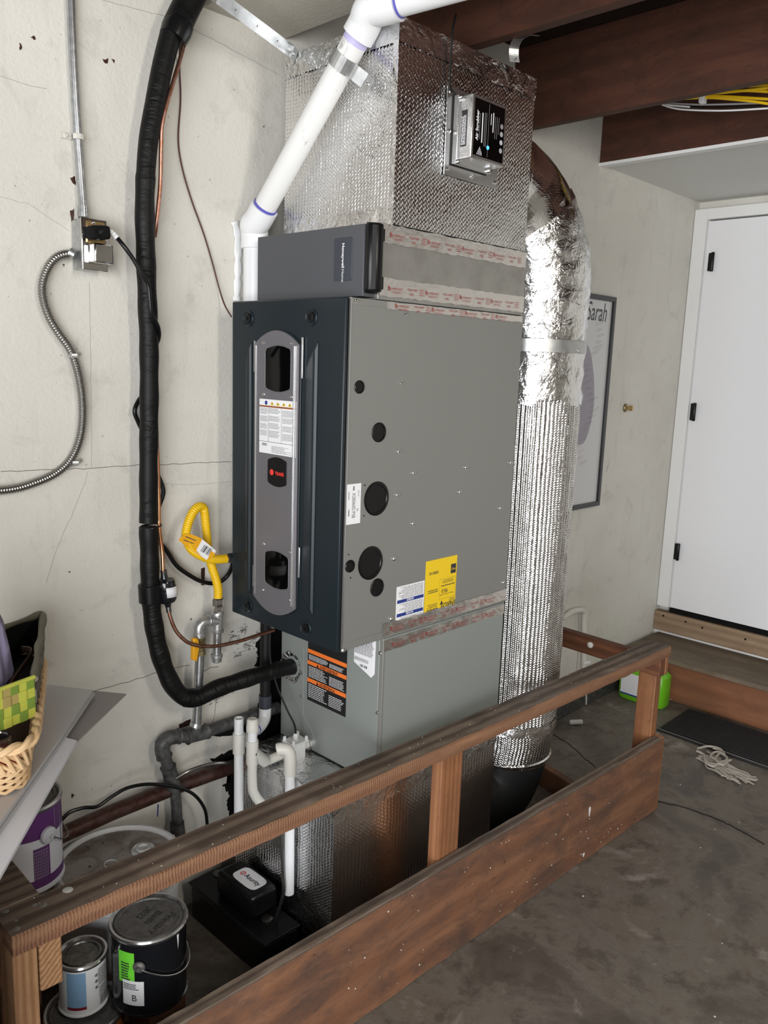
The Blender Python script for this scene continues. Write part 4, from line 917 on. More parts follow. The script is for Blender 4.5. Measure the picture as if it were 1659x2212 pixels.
crumpled_face((px0, py0_, pz0), (px1 - px0, 0, 0), (0, 0, pz1 - pz0), (0, -1, 0), 0.0016, 0.035, 'foil_wrap', 'foil_side', pl, po, 2)
crumpled_face((px1, py0_, pz0), (0, py1_ - py0_, 0), (0, 0, pz1 - pz0), (1, 0, 0), 0.0016, 0.05, 'foil_wrap', 'foil_side', pl, po, 3)
crumpled_face((px0, py0_, pz1), (px1 - px0, 0, 0), (0, py1_ - py0_, 0), (0, 0, 1), 0.001, 0.05, 'foil_wrap', 'foil_crinkle', pl, po, 4)
crumpled_face((px0 - .002, py1_, pz1 - .052), (0, -py1_ - .002, 0), (0, 0, .056), (-1, 0, 0), 0.0018, 0.014, 'top_tape', 'foil_crinkle', pl, po, 5, False)
crumpled_face((px0 - .002, -.002, pz1 - .052), (px1 - px0 + .004, 0, 0), (0, 0, .056), (0, -1, 0), 0.0018, 0.014, 'top_tape', 'foil_crinkle', pl, po, 6, False)
crumpled_face((px0 - .002, py1_, pz0 - .004), (0, -py1_ - .002, 0), (0, 0, .045), (-1, 0, 0), 0.0018, 0.014, 'bottom_tape', 'foil_crinkle', pl, po, 7, False)
crumpled_face((px0 - .003, py0_ - .002, pz0), (0.0, 0.016, 0), (0, 0, pz1 - pz0 - .04), (-1, 0, 0), 0.0012, 0.012, 'corner_tape', 'foil_crinkle', pl, po, 8, False)

# ------------------------------------------------------------------ air purifier box on the plenum
g0 = (0.3397, 0.0000, 2.3327); g1 = (0.3180, -0.0000, 2.1200); g2 = (0.5371, 0.0000, 2.1179)
so_ = ((g0[0] + g2[0]) / 2, 0, g1[2])
sb = thing('air_purifier', so_, 'brushed metal purifier box with a glossy black label and blue light on the foil plenum', 'air purifier')
fx0_, fx1_, fz0_, fz1_ = g1[0], g2[0], g2[2] - .004, g0[2] - .012
mb = MB(so_); mb.box(fx0_, fx1_, -0.0065, -0.0035, fz0_, fz1_); mb.build('flange_plate', 'alum', sb, bevel=0.0006)
screws(sb, [(fx0_ + .012, -0.0066, fz1_ - .012), (fx0_ + .012, -0.0066, fz0_ + .014), (fx1_ - .012, -0.0066, fz0_ + .014), ((fx0_ + fx1_) / 2, -0.0066, fz0_ + .012), (fx0_ + .012, -.0066, (fz0_ + fz1_) / 2), (fx1_ - .012, -.0066, fz1_ - .012)], (0, -1, 0), 0.0035, so_)
h0 = (0.3491, -0.0660, 2.1506); h1 = (0.4812, -0.0660, 2.1509); h2 = (0.3400, -0.0660, 2.2981)
hx0, hx1, hz0, hz1 = h0[0] - .003, h1[0], (h0[2] + h1[2]) / 2, h2[2]
mb = MB(so_); mb.box(hx0, hx1, -0.066, -0.0065, hz0, hz1); bx = mb.build('housing', 'alum', sb, bevel=0.002)
mb = MB(so_); mb.box(hx0 - .008, hx1 + .004, -0.010, -0.0066, hz0 - .012, hz1 + .006); mb.build('gasket', 'black_rubber', sb, bevel=0.001)
mb = MB(so_); mb.box(hx0 - .006, hx1 + .002, -0.026, -0.0101, hz0 - .010, hz1 + .003); mb.build('housing_base', 'alum', sb, bevel=0.001)
mb = MB(so_); mb.box(hx0 + .008, hx1 - .006, -0.0668, -0.0658, hz0 + .008, hz1 - .008); fc = mb.build('face_label', 'black_glass', sb, smooth=False)
mb = MB(so_); yq = -0.0671; lx, lw, lz, lh = hx0 + .008, hx1 - hx0 - .014, hz0 + .008, hz1 - hz0 - .016
UP, LF = (0, 0, 1), (-1, 0, 0)
put_text(mb, 'Air Scrubber', 0.0145, LQ(.13, .27), UP, LF, 0, width=lh * .53, bold=.0004)
for (a, b0_, b1_, t, mi_) in ((.24, .25, .78, .035, 0), (.33, .2, .80, .012, 1), (.38, .2, .80, .010, 1), (.46, .03, .97, .006, 1), (.53, .62, .82, .022, 0), (.60, .50, .85, .03, 0), (.68, .4, .8, .008, 1), (.74, .4, .8, .008, 1), (.17, .3, .76, .008, 1), (.80, .5, .8, .008, 1)):
    mb.quad(LQ(a, b0_), LQ(a + t, b0_), LQ(a + t, b1_), LQ(a, b1_), mi_)
for b, mi_ in ((.66, 2), (.52, 1), (.37, 3), (.22, 1)): mb.lathe([(.0062, 0), (.0062, .0002)], LQ(.91, b), (0, -1, 0), 18, mi_)
for k in range(4): mb.quad(LQ(.10 + .05 * k, .02), LQ(.125 + .05 * k, .02), LQ(.22 + .02 * k, .16 - .03 * k), LQ(.20 + .02 * k, .17 - .03 * k), 3)
mb.build('lettering', ('ink_white', 'ink_soft', 'poster_mauve', 'pearl'), fc, smooth=False)
mb = MB(so_); mb.lathe([(.0048, 0), (.0042, .0012), (.001, .0018)], LQ(.47, .20), (0, -1, 0), 16); mb.build('indicator_light', 'led_blue', sb)
mb = MB(so_); mb.box(hx0 - .0006, hx0 + .0002, -0.050, -0.032, hz0 + .028, hz1 - .035); sl = mb.build('side_label', 'label_black', sb)
mb = MB(so_); text_lines(mb, (hx0 - .0008, -0.048, hz0 + .032), (0, 0, 1), (0, 1, 0), hz1 - hz0 - .075, .014, 5, 0, .4, .1); mb.build('printing', 'ink_white', sl, smooth=False)
for p in ((hx0 - .003, -.018, hz1 - .004), (hx0 - .003, -.018, hz0 - .006), (hx1 - .012, -.018, hz0 - .006)):
    mb = MB(so_); mb.lathe([(.0055, 0), (.0055, .008), (.004, .012)], (p[0], -.026, p[2]), (0, -1, 0), 12); mb.build('thumb_screw', 'chrome', sb)
mb = MB(so_); mb.tube(smooth_path([(0.3295, -0.0120, 2.4818), (0.3189, -0.0120, 2.4376), (0.3200, -0.0100, 2.3866), (0.3196, -0.0100, 2.3447), (0.3191, -0.0140, 2.3123), (0.3098, -0.0300, 2.2965), (0.3152, -0.0360, 2.2925)], 6), 0.0028, 8)
mb.build('power_cord', 'black_rubber', sb)

# ------------------------------------------------------------------ lower coil cabinet
qo = (0.43, 0.22, 0.51)
cc = thing('coil_cabinet', qo, 'plain light grey cooling coil cabinet below the furnace with orange and black labels', 'coil cabinet')
CX = 0.167
mb = MB(qo); mb.box(CX, 0.700, 0.0, 0.425, 0.512, 0.929); mb.build('cabinet', 'coil_grey', cc, bevel=0.0015)
mb = MB(qo); mb.box(CX - .002, CX + .004, 0.012, 0.415, 0.516, 0.925); mb.build('front_panel', 'coil_grey', cc, bevel=0.001)
mb = MB(qo); mb.tube([(0.1650, 0.3199, 0.8170), (0.1650, 0.3184, 0.6739), (0.1650, 0.3167, 0.6089), (0.1650, 0.2801, 0.5778), (0.1650, 0.2627, 0.5477)], 0.0012, 6); mb.build('panel_bead', 'coil_grey', cc)
mb = MB(qo); mb.box(CX - .0005, CX + .006, -0.0012, 0.012, 0.513, 0.926); mb.build('corner_flange', 'cabinet_grey', cc, bevel=0.0008)
screws(cc, [(0.1650, 0.3267, 0.6683), (0.1650, 0.0093, 0.8888), (0.1650, 0.0119, 0.7208)], (-1, 0, 0), 0.0035, qo)
k0 = (0.1650, 0.2997, 0.8367); k1 = (0.1650, 0.1347, 0.6917)
mb = MB(qo); mb.box(CX - .0028, CX - .0018, k1[1], k0[1], 0.665, 0.93 - .002); lab = mb.build('warning_label', 'label_black', cc, smooth=False)
ly0, ly1, lz0, lz1 = k1[1], k0[1], 0.665, 0.928; W_, H_ = ly1 - ly0, lz1 - lz0; xs = CX - .0030
mb = MB(qo)
bands = [(0.1650, 0.2972, 0.8204)[2], (0.1650, 0.2962, 0.7854)[2], (0.1650, 0.2948, 0.7317)[2]]
for zb in bands:
    xs = CX - .0030; mb.quad((xs, ly0, zb - .010), (xs, ly0, zb + .002), (xs, ly1, zb + .002), (xs, ly1, zb - .010), 1)
xs = CX - .0032
put_text(mb, '\u25B2 AVERTISSEMENT', 0.012, (xs, ly1 - W_ * .24, bands[1] - .0088), U_, V_, 2, width=W_ * .55, bold=.0003); put_text(mb, '\u25B2 ADVERTENCIA', 0.012, (xs, ly1 - W_ * .24, bands[2] - .0088), U_, V_, 2, width=W_ * .48, bold=.0003)
for zb, zl in ((bands[0], bands[1]), (bands[1], bands[2]), (bands[2], 0.665 + .004)):
    hh = zb - .013 - (zl + .006)
    text_lines(mb, (xs, ly1 - W_ * .03, zl + .005), U_, V_, W_ * .50, hh, 8, 0, .36, .25); text_lines(mb, (xs, ly1 - W_ * .57, zl + .005), U_, V_, W_ * .40, hh * .8, 7, 0, .36, .25)
mb.build('printing', ('ink_white', 'orange', 'label_black'), lab, smooth=False)
n0 = (0.1650, 0.1068, 0.8826); n1 = (0.1650, 0.0252, 0.8206)
mb = MB(qo); mb.prism([(CX - .0025, n0[1], .93 - .003), (CX - .0025, n1[1], .93 - .003), (CX - .0035, n1[1], .826), (CX - .004, n1[1] + .012, .812), (CX - .0025, n0[1], .838)], (-.0004, 0, 0)); lab = mb.build('chart_label', 'paper_white', cc, smooth=False)
mb = MB(qo); text_lines(mb, (CX - .0050, n0[1] - .003, .866), U_, V_, (n0[1] - n1[1]) * .9, .056, 14, 0, .3, .1); text_lines(mb, (CX - .0050, n0[1] - .003, .846), U_, V_, (n0[1] - n1[1]) * .7, .010, 3, 0, .3, .1)
barcode(mb, (CX - .0052, n0[1] - .026, .832), U_, V_, .026, .007, 0, 14); mb.build('printing', ('ink',), lab, smooth=False)
sv = (0.1646, 0.1532, 0.8430)
# ring of foil tape where the insulated line goes in
ri = (0.1670, 0.3717, 0.7442); mb = MB(qo)
for k in range(30):
    a = 2 * PI * k / 30; rnd = random.Random(k); r1 = rnd.uniform(.040, .050)
    c_, s_ = math.cos(a), math.sin(a); c2, s2 = math.cos(a + .25), math.sin(a + .25)
    mb.add([(CX - .001, ri[1] + .030 * c_, ri[2] + .030 * s_), (CX - .001, ri[1] + .030 * c2, ri[2] + .030 * s2), (CX - rnd.uniform(.003, .010), ri[1] + r1 * c2, ri[2] + r1 * s2), (CX - rnd.uniform(.003, .012), ri[1] + r1 * c_, ri[2] + r1 * s_)], [(0, 1, 2, 3)])
mb.build('foil_collar', 'foil_crinkle', cc, solid=.0006, smooth=False)

# ------------------------------------------------------------------ foil wrapped return box under the coil
ro = (0.35, 0.22, 0)
rb = thing('return_box', ro, 'foil wrapped duct box on the floor under the coil cabinet, behind the wooden rail', 'air duct')
mb = MB(ro); mb.box(0.008, 0.695, 0.003, 0.43, 0.0, 0.506); mb.build('sheet_metal_box', 'galv_sheet', rb)
crumpled_face((0.005, 0.432, 0), (0, -.432, 0), (0, 0, 0.508), (-1, 0, 0), .0016, .035, 'foil_wrap', 'foil_front', rb, ro, 11)
crumpled_face((0.005, 0.0, 0), (.693, 0, 0), (0, 0, 0.508), (0, -1, 0), .0010, .05, 'foil_wrap', 'foil_low', rb, ro, 12)
crumpled_face((0.698, 0.0, 0), (0, .432, 0), (0, 0, 0.508), (1, 0, 0), .0016, .05, 'foil_wrap', 'foil_front', rb, ro, 13)
crumpled_face((0.005, 0.0, 0.508), (.162, 0, 0), (0, .432, 0), (0, 0, 1), .001, .03, 'foil_wrap', 'foil_crinkle', rb, ro, 14)
crumpled_face((0.0, -.003, 0.462), (.70, 0, 0), (0, 0, .050), (0, -1, 0), .002, .014, 'top_tape', 'foil_crinkle', rb, ro, 15, False)
crumpled_face((0.001, .434, 0.470), (0, -.436, 0), (0, 0, .042), (-1, 0, 0), .002, .014, 'top_tape', 'foil_crinkle', rb, ro, 16, False)
mb = MB(ro); mb.prism([(0.0000, 0.2316, 0.5302), (0.0000, 0.1477, 0.5362), (0.0000, 0.0338, 0.5010), (0.0000, 0.0514, 0.4802), (0.0000, 0.1470, 0.5067)], (-.003, 0, 0)); mb.build('foil_flap', 'foil_crinkle', rb)

# ------------------------------------------------------------------ round foil duct
do = (0.93, 0.11, 0)
rd = thing('round_duct', do, 'fat round vertical duct wrapped in ribbed bubble foil, right of the furnace', 'air duct')
R_D = 0.158
def rough_tube(path, r, name, m, seg=40, amp=.0025, seed=1, capd=False):
    rnd = random.Random(seed); mb = MB(do); mb.tube(path, r, seg, cap=capd)
    for i, v in enumerate(mb.v): mb.v[i] = v + Vector((rnd.uniform(-amp, amp), rnd.uniform(-amp, amp), rnd.uniform(-amp, amp)))
    return mb.build(name, m, rd, angle=1.2)
rnd = random.Random(3); mb = MB(do); SG = 432; mb.tube([(0.93, 0.11, 0.44 + k * 0.03) for k in range(38)], R_D, SG, cap=False)
rib_ph = [rnd.uniform(.6, 1.3) for _ in range(72)]
for i, v in enumerate(mb.v):
    k = i % SG; lv = i // SG; d = Vector((v.x, v.y, 0)); rr0 = d.length
    q = .0016 * math.sin(2 * PI * k / 6) * rib_ph[(k // 6) % 72] + .0022 * math.sin(k * .11 + lv * .6) * math.sin(lv * .9 + k * .05) + rnd.uniform(-.0003, .0003)
    mb.v[i] = v + d / rr0 * q
mb.build('duct_wrap', 'foil_duct', rd, angle=1.4)
rough_tube([(0.93, 0.11, 1.535 + k * 0.024) for k in range(14)], [R_D + .003 + .003 * math.sin(k * 2.1) for k in range(14)], 'crumpled_wrap', 'foil_crinkle', seed=4, amp=.005)
el = smooth_path([(0.93, 0.11, 1.84), (0.93, 0.11, 1.92), (0.917, 0.115, 1.99), (0.890, 0.128, 2.060), (0.845, 0.150, 2.120), (0.795, 0.168, 2.155), (0.75, 0.180, 2.170), (0.7175, 0.184, 2.175), (0.6965, 0.185, 2.175)], 4)
rough_tube(el[:15], [R_D + .004 + .001 * (k % 3) for k in range(15)], 'elbow_wrap', 'foil_crinkle', seed=5, amp=.004)
rough_tube(el[13:], [R_D + .007 + .010 * min(1, k / 12) for k in range(len(el) - 13)], 'elbow_wrap', 'foil_smooth', seed=8, amp=.0012)
mb = MB(do); mb.tube([(0.93, 0.11, 1.692), (0.93, 0.11, 1.694), (0.93, 0.11, 1.732), (0.93, 0.11, 1.734)], [R_D + .001, R_D + .009, R_D + .009, R_D + .001], 40, cap=False); mb.build('metal_band', 'galvanised', rd)
rough_tube([(0.93, 0.11, 0.44), (0.93, 0.11, 0.455), (0.93, 0.11, 0.475)], R_D + .004, 'bottom_tape', 'foil_crinkle', seed=6, amp=.003)
bo = [(0.93, 0.11, 0.46), (0.93, 0.112, 0.40), (0.925, 0.12, 0.33), (0.915, 0.13, 0.27), (0.89, 0.14, 0.215), (0.85, 0.15, 0.19), (0.80, 0.16, 0.18), (0.702, 0.17, 0.18)]
mb = MB(do); mb.tube(smooth_path(bo[:3], 4), R_D - .004, 36, cap=False); mb.build('lower_wrap', 'foil_duct', rd)
mb = MB(do); mb.tube(smooth_path(bo[2:], 4), [R_D - .006] * 21, 36); mb.build('boot_elbow', 'black_rubber', rd)
mb = MB(do); mb.tube([(0.926, 0.119, 0.325), (0.926, 0.119, 0.335), (0.926, 0.119, 0.34)], [R_D + .002, R_D + .004, R_D], 40, cap=False); mb.build('foil_edge', 'foil_crinkle', rd)

# ================================================================== wooden guard bench in front of the furnace
BA = math.radians(-1.85)
bn = thing('guard_bench', (0, -0.14, 0), 'long low frame of weathered boards with a top rail and kick board around the furnace', 'wooden frame', rz=BA)
def bbox(name, m, s0, s1, t0, t1, z0, z1, bev=0.004, par=None, off=(0, 0, 0)):
    mb = MB(off); mb.box(s0, s1, t0, t1, z0, z1); return mb.build(name, m, par or bn, bevel=bev)
def worn_board(name, mats, s0, s1, t0, t1, z0, z1, n=60, amp=0.0012, edge_mi=1):
    """board along s with slightly worn edges; front face gets its own saw-marked material"""
    mb = MB(); rnd = random.Random(int(s0 * 100) + 5); rings = []
    for i in range(n + 1):
        s_ = s0 + (s1 - s0) * i / n; c = 0.004
        prof = [(t0, z0), (t0, z1 - c), (t0 + c, z1), (t1 - c, z1), (t1, z1 - c), (t1, z0)]
        rings.append([(s_, t + rnd.uniform(-amp, amp) * .6, z + rnd.uniform(-amp, amp)) for t, z in prof])
    V = [p for r in rings for p in r]; k = 6
    for i in range(n):
        for j in range(k):
            mb_f = (i * k + j, i * k + (j + 1) % k, (i + 1) * k + (j + 1) % k, (i + 1) * k + j)
            if i == 0 and j == 0: mb.v += [Vector(p) for p in V]
            mb.f.append(mb_f); mb.uv.append(None); mb.mi.append(edge_mi if j == 0 or (j == 1 and name == 'top_rail') else 0)
    mb.f.append(tuple(range(k))); mb.uv.append(None); mb.mi.append(edge_mi); mb.f.append(tuple(range(n * k + k - 1, n * k - 1, -1))); mb.uv.append(None); mb.mi.append(edge_mi)
    for f_ in range(len(mb.f)): mb.f[f_] = tuple(reversed(mb.f[f_]))
    return mb.build(name, mats, bn)
rail = worn_board('top_rail', ('rail_wood', 'sawn_edge'), -0.850, 1.512, 0.0, 0.089, 0.612, 0.650)
kick = worn_board('kick_board', ('rail_wood', 'kick_wood'), -0.860, 1.494, -0.012, 0.026, 0.004, 0.295, 50, 0.0016)
bbox('post', 'pine_post', -0.849, -0.806, 0.004, 0.070, 0.001, 0.612)
bbox('post', 'post_wood', 0.284, 0.372, 0.0262, 0.064, 0.002, 0.612)
bbox('post', 'post_wood', 1.4905, 1.511, -0.010, 0.085, 0.001, 0.612) if False else bbox('post', 'post_wood', 1.470, 1.511, 0.0265, 0.098, 0.001, 0.540)
bbox('post_extension', 'post_wood', 1.4905, 1.511, 0.004, 0.085, 0.5405, 0.612)
bbox('end_strip', 'post_wood', 1.4945, 1.511, -0.010, 0.026, 0.001, 0.297)
bbox('return_rail', 'pine_end', -0.803, -0.762, 0.006, 0.655, 0.512, 0.6115)
bbox('return_board', 'rail_wood', -0.856, -0.767, 0.0895, 0.668, 0.612, 0.650)
bbox('return_rail', 'return_wood', 1.452, 1.490, 0.006, 0.66, 0.540, 0.6115)
# nail heads, paint drips on the bench
mbn = []
for p, r in zip([(-0.8297, -0.0345, 0.6502), (-0.7736, -0.0622, 0.6502), (-0.7225, -0.0515, 0.6502), (-0.8259, -0.0721, 0.6502), (-0.7852, -0.0515, 0.6502), (-0.8339, -0.0942, 0.6502)], (.006, .007, .010, .004, .005, .007)):
    q = Matrix.Rotation(-BA, 3, 'Z') @ (Vector(p) - Vector((0, -0.14, 0)))
    mb = MB(); mb.lathe([(r, 0), (r * .8, .0006)], (q.x, q.y, 0.6498), 'Z', 12); mb.build('nail_head', 'galv_sheet' if r != .010 else 'pvc_cream', bn)
def drip(p, r, sx, sz, n):
    q = Matrix.Rotation(-BA, 3, 'Z') @ (Vector(p) - Vector((0, -0.14, 0))); mb = MB()
    N = Vector(n); P = []
    for k in range(14):
        a = 2 * PI * k / 14; rr = r * (1 + .25 * math.sin(3 * a))
        P.append(q + (Vector((rr * sx * math.cos(a), 0, rr * sz * math.sin(a))) if abs(N.y) > .5 else Vector((rr * sx * math.cos(a), rr * sz * math.sin(a), 0))))
    mb.prism(P, N * .0008); return mb.build('paint_drip', 'pvc', bn)
drip((1.006, -0.1855, 0.185), .008, .6, 2.2, (0, -1, 0)); drip((0.99, -0.1855, 0.03), .006, .8, 1.2, (0, -1, 0)); drip((1.12, -0.07, 0.6503), .012, 1.2, .6, (0, 0, 1))
rd_ = random.Random(9); mb = MB()
for k in range(60):
    s_, z_ = rd_.uniform(-.2, 1.3), rd_.uniform(.03, .28); r = rd_.uniform(.0008, .0028)
    mb.lathe([(r, 0), (r * .7, .0007)], (s_, -.0127, z_), (0, -1, 0), 6)
for k in range(50):
    s_, t_ = rd_.uniform(-.8, 1.4), rd_.uniform(.008, .085); r = rd_.uniform(.0007, .002)
    mb.lathe([(r, 0), (r * .7, .0006)], (s_, t_, .6506), (0, 0, 1), 6)
mb.build('paint_spatter', 'pvc_cream', bn)['kind'] = 'stuff'
mb = MB(); mb.lathe([(.012, 0), (.012, .006), (.006, .009)], (1.4515, .30, .585), (-1, 0, 0), 14); mb.build('washer', 'pvc_cream', bn)
# loose timbers on the floor inside the bench
mb = MB((1.30, 0.2, 0.0)); mb.obox((1.245, -0.10, 0.001), (0.038, 0.01, 0), (0.14, 0.58, 0), (0, 0, 0.085)); tag(mb.build('floor_timber', 'kick_wood', None, bevel=.003), 'dark red brown timber lying on edge on the floor beyond the duct boot', 'timber')
mb = MB((0.9, 0.02, 0.0)); mb.obox((0.86, -0.065, 0.001), (0.11, 0.04, 0), (-0.04, 0.10, 0), (0, 0, 0.038)); tag(mb.build('wood_block', 'post_wood', None, bevel=.002), 'small orange brown wood block on the floor under the duct boot', 'wood block')

# ================================================================== pipes on the back wall
lo = (-0.2, 0.45, 1.5)
ls = thing('insulated_pipe', lo, 'thick black foam insulated pipe sweeping down the wall and into the coil cabinet', 'pipe')
path = smooth_path([(-0.1616, 0.4620, 2.4183), (-0.1863, 0.4650, 2.3322), (-0.2079, 0.4670, 2.2392), (-0.2265, 0.4700, 2.1468), (-0.2376, 0.4700, 2.0281), (-0.2385, 0.4700, 1.9200), (-0.2361, 0.4700, 1.7877), (-0.2337, 0.4700, 1.6521), (-0.2368, 0.4700, 1.4895), (-0.2404, 0.4700, 1.3708), (-0.2436, 0.4700, 1.2069)], 8)
ps = resample(path, .012); mb = MB(lo); mb.tube(ps, [.0255 - .003 * min(1, i / 30) if i < 30 else .0235 + .0008 * math.sin(i * .7) for i in range(len(ps))], 22); mb.build('foam_sleeve', 'black_foam', ls)
path = smooth_path([(-0.2437, 0.4700, 1.2020), (-0.2425, 0.4700, 1.1261), (-0.2429, 0.4680, 1.0258), (-0.2379, 0.4650, 0.9488), (-0.2270, 0.4600, 0.8699), (-0.2086, 0.4550, 0.8010), (-0.1850, 0.4480, 0.7461), (-0.1554, 0.4400, 0.7148), (-0.1202, 0.4300, 0.7094), (-0.0656, 0.4200, 0.7237), (0.0157, 0.4000, 0.7360), (0.1044, 0.3850, 0.7431), (0.1799, 0.3700, 0.7444)], 8)
ps = resample(path, .012); mb = MB(lo); mb.tube(ps, [.0245 + .001 * math.sin(i * .9) for i in range(len(ps))], 22); mb.build('foam_sleeve', 'black_foam', ls)
path = smooth_path([(-0.0967, 0.4550, 2.5304), (-0.1278, 0.4580, 2.4703), (-0.1541, 0.4620, 2.4164)], 6); mb = MB(lo); mb.tube(path, .0335, 22); mb.build('foam_sleeve', 'black_foam', ls)
mb = MB(lo); mb.tube([(-0.1410, 0.4580, 2.4377), (-0.1515, 0.4600, 2.4166), (-0.1613, 0.4610, 2.3956)], [.034, .0365, .033], 20); mb.build('tape_wrap', 'black_plastic', ls)
mb = MB(lo); mb.tube([(-0.2446, 0.4690, 1.0487), (-0.2428, 0.4690, 1.0001)], .030, 22); mb.build('tape_wrap', 'black_plastic', ls, bevel=.002)
mb = MB(lo); mb.tube([(-0.1606, 0.4410, 0.7159), (-0.1319, 0.4350, 0.7098)], .0262, 22); mb.build('tape_wrap', 'black_plastic', ls, bevel=.001)
rp = (-0.2383, 0.4700, 1.2038); mb = MB(lo); mb.tube([(rp[0] + .029 * math.cos(a), rp[1] + .024 * math.sin(a), rp[2] + .003 * math.cos(a)) for a in [2 * PI * k / 24 for k in range(24)]], .0022, 8, closed=True); mb.build('cable_tie', 'black_plastic', ls)
# copper liquid line
cl_o = (-0.15, 0.47, 1.4)
ct = thing('copper_line', cl_o, 'thin bare copper tube running beside the black insulated pipe with a filter drier', 'pipe')
for L, r, m in (([(-0.0842, 0.4600, 2.5254), (-0.1173, 0.4650, 2.4338), (-0.1385, 0.4550, 2.3737), (-0.1616, 0.4520, 2.3100), (-0.1854, 0.4520, 2.2418), (-0.1970, 0.4550, 2.1926), (-0.1974, 0.4600, 2.1406), (-0.1967, 0.4680, 2.0562), (-0.2043, 0.4750, 1.9686), (-0.2042, 0.4850, 1.9342)], .0052, 'copper_dark'),
                ([(-0.2077, 0.4850, 1.4458), (-0.2080, 0.4800, 1.3676), (-0.2099, 0.4750, 1.2704), (-0.2115, 0.4720, 1.1965), (-0.2055, 0.4700, 1.1333), (-0.2064, 0.4650, 1.0901), (-0.2067, 0.4650, 1.0711)], .0050, 'copper'),
                ([(-0.1913, 0.4650, 0.9834), (-0.1905, 0.4600, 0.9533), (-0.1775, 0.4520, 0.9107), (-0.1536, 0.4400, 0.8782), (-0.1190, 0.4300, 0.8596), (-0.0652, 0.4200, 0.8499), (0.0063, 0.4100, 0.8513), (0.0642, 0.4000, 0.8591), (0.1142, 0.3950, 0.8636)], .0052, 'copper_dark')):
    mb = MB(cl_o); mb.tube(smooth_path(L, 8), r, 12); mb.build('copper_tube', m, ct)
d0, d1 = Vector((-0.2040, 0.4650, 1.0706)), Vector((-0.1928, 0.4650, 0.9785)); ax = (d1 - d0); Ld = ax.length
fdr = MB(cl_o); fdr.lathe([(.008, 0), (.009, .006), (.0105, .012), (.024, .017), (.0265, .022), (.0265, Ld * .42), (.0285, Ld * .45), (.0285, Ld * .52), (.0265, Ld * .55), (.0265, Ld - .022), (.022, Ld - .015), (.010, Ld - .010), (.008, Ld)], d0, ax, 28); fdp = fdr.build('filter_drier', 'can_black', ct)
mb = MB(cl_o); V = []; lc = d0 + ax * .50
pr = []
for k in range(13):
    a = math.radians(-118 + k * 9.5); pr.append(Vector((math.cos(a) * .0289, math.sin(a) * .0289, 0)))
nx = ax.normalized()
V = [lc + p + nx * h for h in (-.014, .014) for p in pr]; mb.add(V, [(k, k + 1, 13 + k + 1, 13 + k) for k in range(12)]); mb.build('paper_label', 'paper_white', fdp, solid=.0004)
for L, r in (([(-0.2052, 0.4650, 1.0810), (-0.2040, 0.4650, 1.0706)], .0085), ([(-0.1928, 0.4650, 0.9811), (-0.1914, 0.4630, 0.9631)], .0075)): mb = MB(cl_o); mb.tube(L, r, 14); mb.build('brazed_joint', 'lid_metal', ct)
# thin brown thermostat wire
mb = MB((-0.05, .52, 1.9)); mb.tube(smooth_path([(-0.1179, 0.5000, 2.4039), (-0.1048, 0.5220, 2.3543), (-0.1018, 0.5240, 2.2848), (-0.1097, 0.5240, 2.1894), (-0.0996, 0.5240, 2.1242), (-0.0728, 0.5240, 2.0491), (-0.0350, 0.5240, 1.9669), (-0.0104, 0.5220, 1.8981), (0.0104, 0.5180, 1.8270), (0.0160, 0.5000, 1.7840), (0.0162, 0.4700, 1.7540)], 7), .0022, 8)
tag(mb.build('thermostat_wire', 'brown_wire', None), 'thin brown wire hanging down the wall to the furnace top corner', 'wire')
# black power cable from the outlet, behind the insulated pipe, into the furnace
pco = (-0.25, .48, 1.5)
pc_ = thing('power_cable', pco, 'black power cable from the outlet box, looped behind the insulated pipe to the furnace side', 'cable')
mb = MB(pco); mb.tube(smooth_path([(-0.3224, 0.4550, 1.9159), (-0.3119, 0.4400, 1.8960), (-0.2913, 0.4350, 1.8684), (-0.2717, 0.4320, 1.8359), (-0.2549, 0.4320, 1.8092), (-0.2506, 0.4320, 1.7745), (-0.2444, 0.4350, 1.7418), (-0.2225, 0.4450, 1.7152), (-0.2056, 0.4700, 1.6876), (-0.2030, 0.5050, 1.6525)], 8), .0052, 12); mb.build('cable', 'black_plastic', pc_)
mb = MB(pco); mb.tube(smooth_path([(-0.2249, 0.5120, 1.5459), (-0.2459, 0.5080, 1.5249), (-0.2567, 0.5060, 1.5016), (-0.2483, 0.5080, 1.4776), (-0.2296, 0.5120, 1.4444)], 8), .0058, 12); mb.build('cable_loop', 'black_plastic', pc_)
mb = MB(pco); mb.tube(smooth_path([(-0.2004, 0.5120, 1.3513), (-0.1868, 0.5080, 1.3198), (-0.1787, 0.5040, 1.2859), (-0.1880, 0.5080, 1.2510), (-0.2028, 0.5120, 1.2204)], 8), .0058, 12); mb.build('cable_loop', 'black_plastic', pc_)
mb = MB(pco); mb.tube(smooth_path([(-0.1942, 0.5120, 1.1559), (-0.1690, 0.5080, 1.1210), (-0.1427, 0.5050, 1.0785), (-0.1076, 0.5030, 1.0469), (-0.0626, 0.5030, 1.0178), (-0.0161, 0.5030, 1.0044), (0.0137, 0.5000, 1.0138), (0.0260, 0.4900, 1.0360), (0.0251, 0.4750, 1.0653)], 8), .0062, 12); mb.build('cable', 'black_plastic', pc_)
pg = (-0.3767, 0.4550, 1.9193)
mb = MB(pco); mb.obox(Vector((-0.3896, 0.4780, 1.9039)), (.046, 0, .004), (0, -.040, 0), (-.002, 0, .030)); pgm = mb.build('plug', 'matte_black', pc_, bevel=.006)
mb = MB(pco); mb.tube([(-0.3793, 0.4500, 1.9165), (-0.3631, 0.4520, 1.9270), (-0.3528, 0.4540, 1.9317)], [.016, .013, .008], 12); mb.build('plug_neck', 'black_plastic', pc_)
